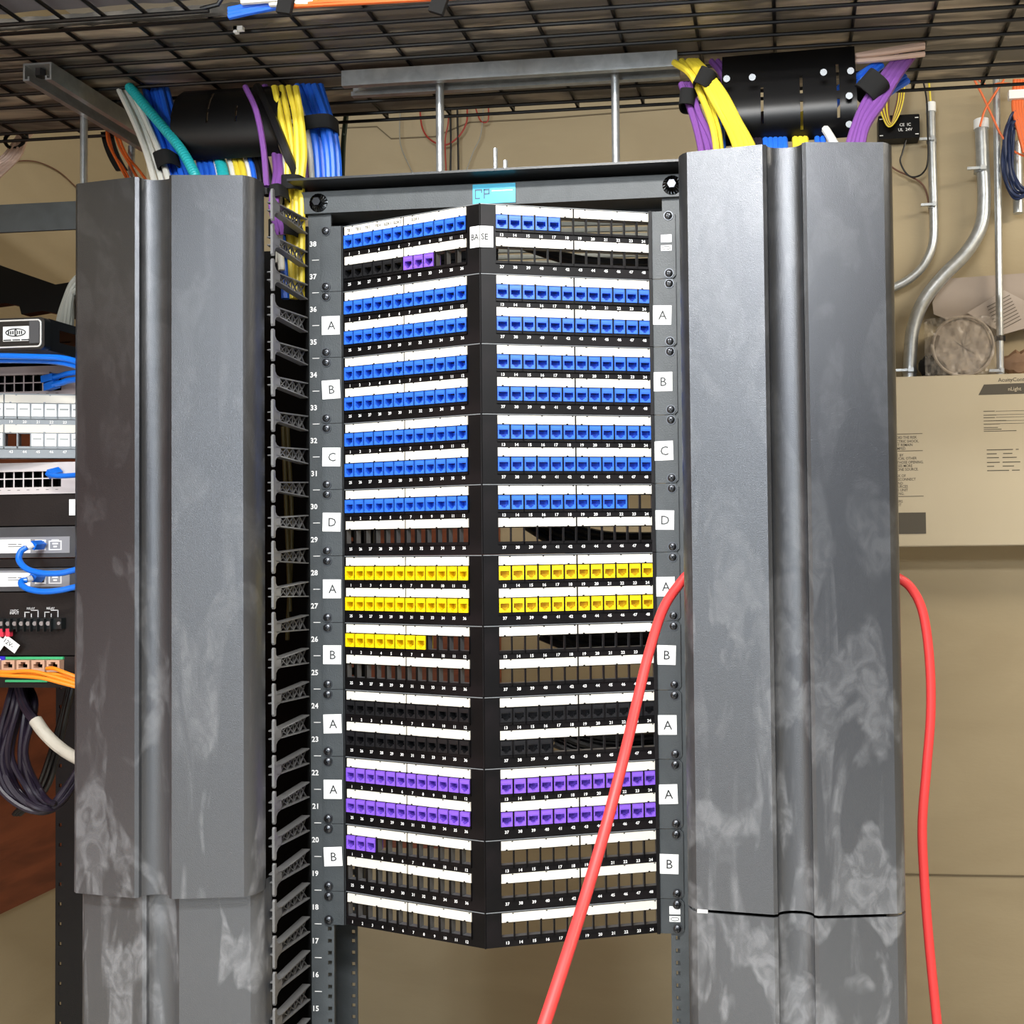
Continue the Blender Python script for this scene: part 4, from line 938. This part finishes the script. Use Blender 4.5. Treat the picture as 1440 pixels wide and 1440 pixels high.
# dark looped cables below the left rack, with a white sleeve
lp = []
for k in range(9):
    o = k*5.5
    lp.append([(20+o*.35,955,.06+.006*k),(8+o,990,.05),(-14+o*1.2,1060,.05),(2+o*1.2,1110,.05+.004*k),(40+o*.7,1140-o*.2,.06),(85,1130-o*.25,.08),(120,1080-o*.4,.10)])
bundle('dpurple', lp, .0042, 'dark purple cable looping down under the left rack', 'dark cable loops under the left rack', jit=4.5)
bundle('dpurple', [[(22+2*k,955,.05),(30+3*k,990,.04),(48+3*k,1015,.03),(62,1035,.03)] for k in range(3)], .0045, 'dark purple cable running into the white sleeve', 'dark cables entering the white sleeve')
bundle('black', [[(98+3*k,960,.12),(88+3*k,1000,.12),(70+6*k,1060,.13),(50+8*k,1110,.14),(20+4*k,1145,.16)] for k in range(3)], .0038, 'thin black cable curving behind the white sleeve', 'black cables behind the white sleeve')
tag(MB().tube(smooth_path([P(50,1013,Y=.02),P(62,1030,Y=.015),P(80,1048,Y=.01),(P(100,1062,Y=.0)),P(125,1075,Y=-.01)], 8), [.0085-.00003*k for k in range(33)], 12).build('cable_sleeve', mat('white_sleeve', '#b3ada0', .5, bump=.8, bscale=120)), 'off-white sleeve round dark cables below the left rack', 'sleeve')
# grey cable coil and black shelf shape above the left rack unit
bundle('grey', [[(125,378+3*k,.02+.004*k),(104+k,395+3*k,.02),(92+2.5*k,420,.02),(84+4.2*k,450,.03),(82+4*k,480,.05)] for k in range(5)], .0040, 'pale grey cable curving down beside the left cable manager door', 'pale grey cables beside the left door')
pl = [(-40,358),(0,373),(78,400),(97,397),(125,392),(125,455),(80,441),(60,437),(30,442),(27,430),(8,426),(-40,432)]
b = MB(); b.prism(pl, lambda p: P(p[0],p[1],Y=.22), lambda p: P(p[0],p[1],Y=.22)+Vector((0,.02,0))); tag(b.build('cable_guide', plast_m), 'black angled cable guide plate above the silver-edged rack unit', 'cable guide')
# pinkish bundle with ring at the top left
bundle('pink', [[(40+4*k,180,.30),(28+3*k,198,.28),(12+5*k,222,.27),(-20+5*k,240+4*k,.27)] for k in range(-2, 4)], .0030, 'thin pinkish cable hanging in a ring at the top left', 'pinkish cables in the ring')
b = MB(); q = P(24, 199, Y=.28); b.tube([(q.x+.017*math.cos(t*PI/10), q.y-.006, q.z+.014*math.sin(t*PI/10)) for t in range(21)], .003, 8); tag(b.build('cable_ring', plast_m), 'black ring holding the pinkish cables at the top left', 'ring')
cable('wire', [P(x,y,X=XL+.004) for x, y in ((20,227),(40,226),(60,230),(85,243),(112,268))], .0014, cb['brown'], 'thin reddish wire arching across the left wall above the crossbar', 'wire')

# ------------------------------------------------------------------ back wall, between rack top and tray
YW = YB-.02
def wirew(pts, r, col, label, group=None): return cable('wire', [P(x,y,Y=YW) for x,y in pts], r, cb[col], label, 'wire', group)
wirew([(590,150),(594,180),(606,197),(626,204),(645,192),(656,172),(657,150)], .0022, 'redw', 'large loop of red wire on the wall behind the left rod')
wirew([(668,150),(676,170),(686,170),(687,150)], .0018, 'redw', 'small loop of red wire on the wall right of the rods')
wirew([(632,150),(630,175),(626,200),(628,255)], .0018, 'redw', 'straight red wire hanging by the black wires')
wirew([(633,150),(634,200),(633,260)], .0026, 'black', 'black wire hanging on the wall, left of two'); wirew([(643,150),(644,200),(645,260)], .0026, 'black', 'black wire hanging on the wall, right of two')
wirew([(563,150),(562,190),(567,215),(590,262)], .0015, 'grey', 'thin pale wire on the wall left of the left rod'); wirew([(680,150),(676,190),(665,215),(648,262)], .0015, 'grey', 'thin pale wire on the wall right of the left rod')

# ------------------------------------------------------------------ right wall area
def Q(x, y, d=.02): return P(x, y, Y=YB-d)
def conduit(name, pts, r, label, clamps, bush=True, d=.03):
    t = thing(name, label, 'conduit', Q(pts[0][0], pts[0][1], d)); L0 = Vector(t.location)
    b = MB(); b.tube([p-L0 for p in smooth_path([Q(x,y,d) for x, y in pts], 7)], r, 14); b.build('pipe', steel_m, t)
    if bush: MB().cyl(Vector((0,0,-.010)), Vector((0,0,.012)), r*1.15, 14).build('bushing', label_m, t)['label'] = 'white plastic bushing'
    for x, y in clamps:
        c = Q(x, y, d)-L0; b = MB(); b.cyl(c+Vector((0,0,-.006)), c+Vector((0,0,.006)), r*1.12, 14); b.box(c.x-r-.020, c.x+r*.4, c.y-r-.006, c.y-r+.001, c.z-.003, c.z+.003); b.box(c.x-r*.4, c.x+r*.4, c.y-r-.010, c.y-r, c.z-.005, c.z+.005)
        b.build('clamp', steel_m, t)
    return t
conduit('conduit', [(1309,152),(1311,230),(1313,300),(1312,340),(1303,366),(1288,385),(1266,400),(1235,412)], .0105, 'slim steel conduit bending left behind the right manager', [(1310,198),(1312,290)])
conduit('conduit', [(1380,176),(1382,230),(1384,280),(1379,320),(1358,356),(1325,390),(1298,425),(1284,462),(1280,500),(1279,534)], .0160, 'thick steel conduit with an S bend entering the cabinet top', [(1380,240),(1279,522)], d=.05)
conduit('conduit', [(1401,112),(1403,250),(1405,400),(1407,531)], .0085, 'thin straight steel conduit beside the thick bent one', [(1407,522)], bush=False, d=.07)
conduit('conduit', [(1430,200),(1431,250),(1432,300)], .0120, 'short pale conduit behind the navy coil at the right edge', [], bush=False, d=.03)
b = MB(); c = Q(1406,476,.07); b.cyl(c+Vector((0,0,-.006)), c+Vector((0,0,.006)), .013, 4); tag(b.build('tape_band', velcro_m), 'black tape band round the thin straight conduit', 'tape')
# controller box
c0 = Q(1235.5,196,.04); c1 = Q(1293,160,.04); cxm, czm = (c0.x+c1.x)/2, (c0.z+c1.z)/2
t = thing('controller_box', 'small black wall controller box behind the yellow wires', 'electronic device', (cxm, YB-.04, czm)); hw, hh = (c1.x-c0.x)/2, (c1.z-c0.z)/2
MB().prism(rrect(-hw,hw,-hh,hh,.003), lambda p: (p[0],0,p[1]), lambda p: (p[0],.038,p[1])).build('case', plast_m, t)
b = MB()
for sx in (-1, 1):
    for z in (-.7, .7): b.box(sx*hw*.86-.004, sx*hw*.86+.004, -.0006, 0, z*hh-.001, z*hh+.001)
for r_, tx in enumerate(('CE  IC', 'UL  24V')): b.text(tx, .010, (hw*.3, -.0008, .004-r_*.012))
b.build('printed_marks', ink_m, t)
for k in range(6):
    o = k*3.2
    cable('wire', [Q(1233+o,112,.07), Q(1234+o,135,.07), Q(1240+o*.6,160,.07), Q(1250+o*.2,178-k,.07), Q(1262-o*.3,165-k,.07), Q(1270-o*.5,140,.07), Q(1272-o*.5,112,.07)], .0022, cb['yellow' if k % 2 == 0 else 'brown'], ('yellow' if k % 2 == 0 else 'brown')+' wire looping in front of the black controller box', 'wire', ('yellow' if k % 2 == 0 else 'brown')+' wires at the controller box')
cable('wire', [Q(1274,197,.03), Q(1269,215,.03), Q(1266,227,.03), Q(1273,242,.03), Q(1283,249,.03), Q(1297,244,.03), Q(1305,225,.045), Q(1304,170,.045), Q(1303,140,.045), Q(1298,112,.045)], .0022, cb['black'], 'thin black wire looping from the controller box up beside the slim conduit', 'wire')
cable('wire', [Q(1245,228,.02), Q(1262,240,.02), Q(1280,248,.02), Q(1296,258,.02), Q(1304,275,.02), Q(1309,310,.02)], .0022, cb['brown'], 'thin brown wire passing behind the slim conduit', 'wire')
cable('wire', [Q(1306,112,.04), Q(1308,135,.04), Q(1309,155,.035)], .0025, cb['yellow'], 'yellow wire entering the slim conduit', 'wire')
for k, pts in enumerate(([(1370,112),(1382,135),(1396,165),(1408,190),(1425,212),(1455,225)], [(1412,112),(1397,135),(1385,155),(1378,178)], [(1376,112),(1390,122),(1402,118),(1420,118),(1450,122)])):
    cable('wire', [Q(x,y,.085) for x, y in pts], .0026, cb['orange'], ['orange wire slanting right across the thin conduit','orange wire entering the thick conduit','short orange wire running along under the tray'][k], 'wire')
for k in range(4):
    cable('wire', [Q(1427+4*k,112,.10), Q(1425+4*k,150,.10), Q(1430+4*k,175,.10), Q(1440+5*k,215,.10)], .0045, cb['orange'], 'orange cable in the thick bunch at the right edge', 'cable', 'orange cables at the right edge')
MB_t = MB(); c = Q(1428,134,.105); MB_t.box(c.x-.016, c.x+.03, c.y-.008, c.y+.008, c.z-.010, c.z+.010); tag(MB_t.build('tape_wrap', label_m), 'white tape wrapped round the orange bunch at the right edge', 'tape')
for k in range(7):
    jq = lambda x, y: Q(x+random.uniform(-2, 2), y+random.uniform(-2.5, 2.5), .09+random.uniform(-.012, .012))
    cable('network_cable', [jq(1450,150+3*k), jq(1424+k,160+3*k), jq(1412+2*k,190), jq(1411+2.4*k,235), jq(1418+2.5*k,268-2*k), jq(1432+2*k,279-2*k), jq(1455,262)], .0035, cb['navy'], 'navy blue cable in the coil hanging at the right edge', 'cable', 'navy coil at the right edge')
# cabinet
a = Q(1265,530,.12); e = Q(1265,769,.12)
cw = 1.0; x0 = a.x-.16; zt, zb = a.z, e.z
cb_t = thing('control_cabinet', 'beige wall cabinet with printed warning label right of the right manager', 'cabinet', (x0, YB-.12, zb)); H = zt-zb
cab_m = mat('cabinet_beige', '#b8ab90', .42, noise=.3, nscale=4, col2='#c4b89e')
b = MB(); b.box(0, cw, 0, .118, 0, H); b.build('box', cab_m, cb_t)
b = MB(); b.box(.002, cw-.002, -.003, 0, .002, H-.002); b.build('door', cab_m, cb_t)
XC = lambda px: Q(px, 650, .124).x-x0
ZC_ = lambda py, px=1300: Q(px, py, .124).z-zb
b = MB(); yk = -.0036
b.box(XC(1235), XC(1301), yk, -.003, ZC_(751), ZC_(590), 1); b.box(XC(1235), XC(1300.5), yk-.0006, yk, ZC_(750.5), ZC_(720.5), 0)
for yy in (610, 634, 698): b.box(XC(1240), XC(1298), yk-.0004, yk, ZC_(yy), ZC_(yy-.8), 0)
def ln(t, y, xs=1251): b.text(t, .0088, (XC(xs), yk-.0004, ZC_(y)), mi=0, align='LEFT', sx=.86)
for t_, y in (('NOTE', 602),('TO AVOID THE RISK', 614.5),('OF ELECTRIC SHOCK,', 620),('DO NOT REMAIN', 625),('UNSTAMPED.', 630),('SERVICE BY', 639.5),('ELECTRICAL OTHER', 644),('THAN THOSE OPENING.', 649.5),('UNIT USES MORE', 654.5),('THAN ONE SOURCE.', 659.5),('THE RISK OF', 668.5),('FIRE, DISCONNECT', 673.5),('UNIT AND', 679),('ALL SOURCES', 683.5),('OF THIS UNIT', 688.5),('SERVICING.', 693.5),('80 HOURS', 704.5),('PER UNIT', 709.5)): ln(t_, y, 1247)
b.build('warning_label', [mat('label_brown', '#4a4336', .6), cab_m], cb_t)['label'] = 'printed warning label with a dark block below'
b = MB(); b.prism([(1378,557.5),(1386,543),(1560,541),(1560,557)], lambda p: (XC(p[0]), -.0035, ZC_(p[1])), lambda p: (XC(p[0]), -.003, ZC_(p[1])), 0)
b.text('AcuityControls', .0125, (XC(1406), -.0036, ZC_(537)), mi=0, align='LEFT'); b.text('nLight', .012, (XC(1420), -.0038, ZC_(550)), mi=1, align='LEFT')
for k, (a_, w_) in enumerate(((580,16),(585.5,18),(589,16),(593.5,32),(598,23),(603,20),(605.5,25),(608,46))): b.box(XC(1384.5), XC(1384.5+w_), -.0034, -.003, ZC_(a_+.9), ZC_(a_), 0)
for y in (580.5,585.5,589,594,598): b.box(XC(1402), XC(1500), -.0033, -.003, ZC_(y+.5), ZC_(y), 2)
for y, s1, e1, s2, e2 in ((634,1388,1425,1429,1433),(639.5,1388,1402,1411,1424),(645,1388,1405,1410,1430),(651.5,1388,1406,1410,1435),(657,1388,1398,1410,1426),(663,1388,1419,1423,1434)):
    b.box(XC(s1), XC(e1), -.0034, -.003, ZC_(y+1.2), ZC_(y), 0); b.box(XC(s2), XC(e2), -.0034, -.003, ZC_(y+1.2), ZC_(y), 0)
b.build('door_print', [mat('label_brown', '#4a4336', .6), cab_m, gink_m], cb_t)['label'] = 'printed maker name, dark banner and small data lines'
# things on the cabinet top
zc = zt; yc = YB-.062
q = P(1354, 489, Y=yc-.03); rr = P(1398, 489, Y=yc-.03).x-q.x; q.z = zc+rr
t = thing('wrapped_coil', 'round coil wrapped in crumpled clear plastic on top of the cabinet', 'coil', (q.x, yc-.03, q.z))
pw = mat('coil_paper', '#a89a8a', .5, noise=.8, nscale=40, col2='#8a7d70', bump=1, bscale=60)
plw = mat('clear_film', '#c8c0b6', .2, bump=.5, bscale=30, alpha=.10)
b = MB(); n = 40; vs = []; prf = [(.02,0),(.5,-.004),(.8,-.002),(.93,.002),(1,.012),(1,.052),(.9,.06),(.1,.06)]
for f_, y in prf:
    for a in range(n): an = 2*PI*a/n; k = 1+.012*math.sin(an*5+f_*9); vs.append((rr*f_*k*math.cos(an), y+.003*math.sin(an*7+f_*20), rr*f_*k*math.sin(an)))
fs = [(k*n+a, k*n+(a+1) % n, (k+1)*n+(a+1) % n, (k+1)*n+a) for k in range(len(prf)-1) for a in range(n)]
b.add(vs, fs, 0, True); b.build('coil_body', pw, t)
MB().tube([(rr*.97*math.cos(2*PI*k/40), -.004, rr*.97*math.sin(2*PI*k/40)) for k in range(41)], .0035, 8).build('rim', pw, t)
b = MB()
import functools
b.sheet(lambda u, v: ((-rr*1.25+2.5*rr*u, -.012+.008*rnd(u, v, 2), -rr*.95+1.95*rr*v*(1-.10*abs(u-.5))), (0,-1,0)), 26, 20, .0006); b.build('plastic_film', plw, t)['label'] = 'crumpled clear plastic film'
cc = lambda x, y, Y: P(x, y, Y=Y)
b = MB(); pp = [(1329,392),(1470,382),(1470,466),(1360,460),(1313,442),(1311,425)]
b.prism(pp, lambda p: cc(p[0],p[1],YB-.028), lambda p: cc(p[0],p[1],YB-.024)); tag(b.build('cardboard_sheet', mat('pale_card', '#a3968b', .65, noise=.4, nscale=12, col2='#968a80')), 'large pale sheet leaning on the wall behind the conduits', 'sheet')
b = MB(); pp = [(1360,440),(1412,408),(1445,425),(1480,455),(1440,462),(1412,470)]
b.prism(pp, lambda p: cc(p[0],p[1],YB-.045), lambda p: cc(p[0],p[1],YB-.043))
for k in range(9):
    a_ = P(1388+2*k, 432+4.2*k, Y=YB-.0462); e_ = P(1420+2*k, 415+4.2*k, Y=YB-.0462); b.bar(a_, e_, .0014, .0008, 1)
tag(b.build('instruction_sheet', [mat('paper', '#b5a9a0', .6), mat('label_brown', '#4a4336', .6)]), 'crumpled printed instruction paper behind the thin straight conduit', 'paper')
for nm, x_0, x_1, y_0, y_1, Yc, m_, lb in (('connector_bag', 1292, 1322, 500, 531, YB-.075, velcro_m, 'black bagged fittings between the thick conduit and the wrapped coil'), ('brown_bag', 1408, 1470, 492, 528, YB-.05, mat('brown_paper', '#7c5f48', .6, noise=.6, nscale=30, col2='#96785e', bump=1, bscale=60), 'crumpled brown packet at the right end of the cabinet top')):
    p0, p1 = P(x_0, y_1, Y=Yc), P(x_1, y_0, Y=Yc); wx, hz = p1.x-p0.x, p1.z-zc
    b = MB(); nu, nv = 12, 8; vs = []; 
    for i in range(nu+1):
        for j in range(nv):
            an = 2*PI*j/nv; f_ = math.sin(PI*min(max(i/nu, .03), .97))**.5; vs.append((wx*i/nu, .022*f_*math.sin(an), hz/2+hz/2*f_*math.cos(an)*(1+.15*math.sin(i*2.1+j))))
    fs = [(i*nv+j, i*nv+(j+1) % nv, (i+1)*nv+(j+1) % nv, (i+1)*nv+j) for i in range(nu) for j in range(nv)]+[tuple(range(nv))[::-1], tuple(range(nu*nv, nu*nv+nv))]
    b.add(vs, fs, 0, True); tag(b.build(nm, m_, None, (p0.x, Yc, zc+.002)), lb, 'bag')
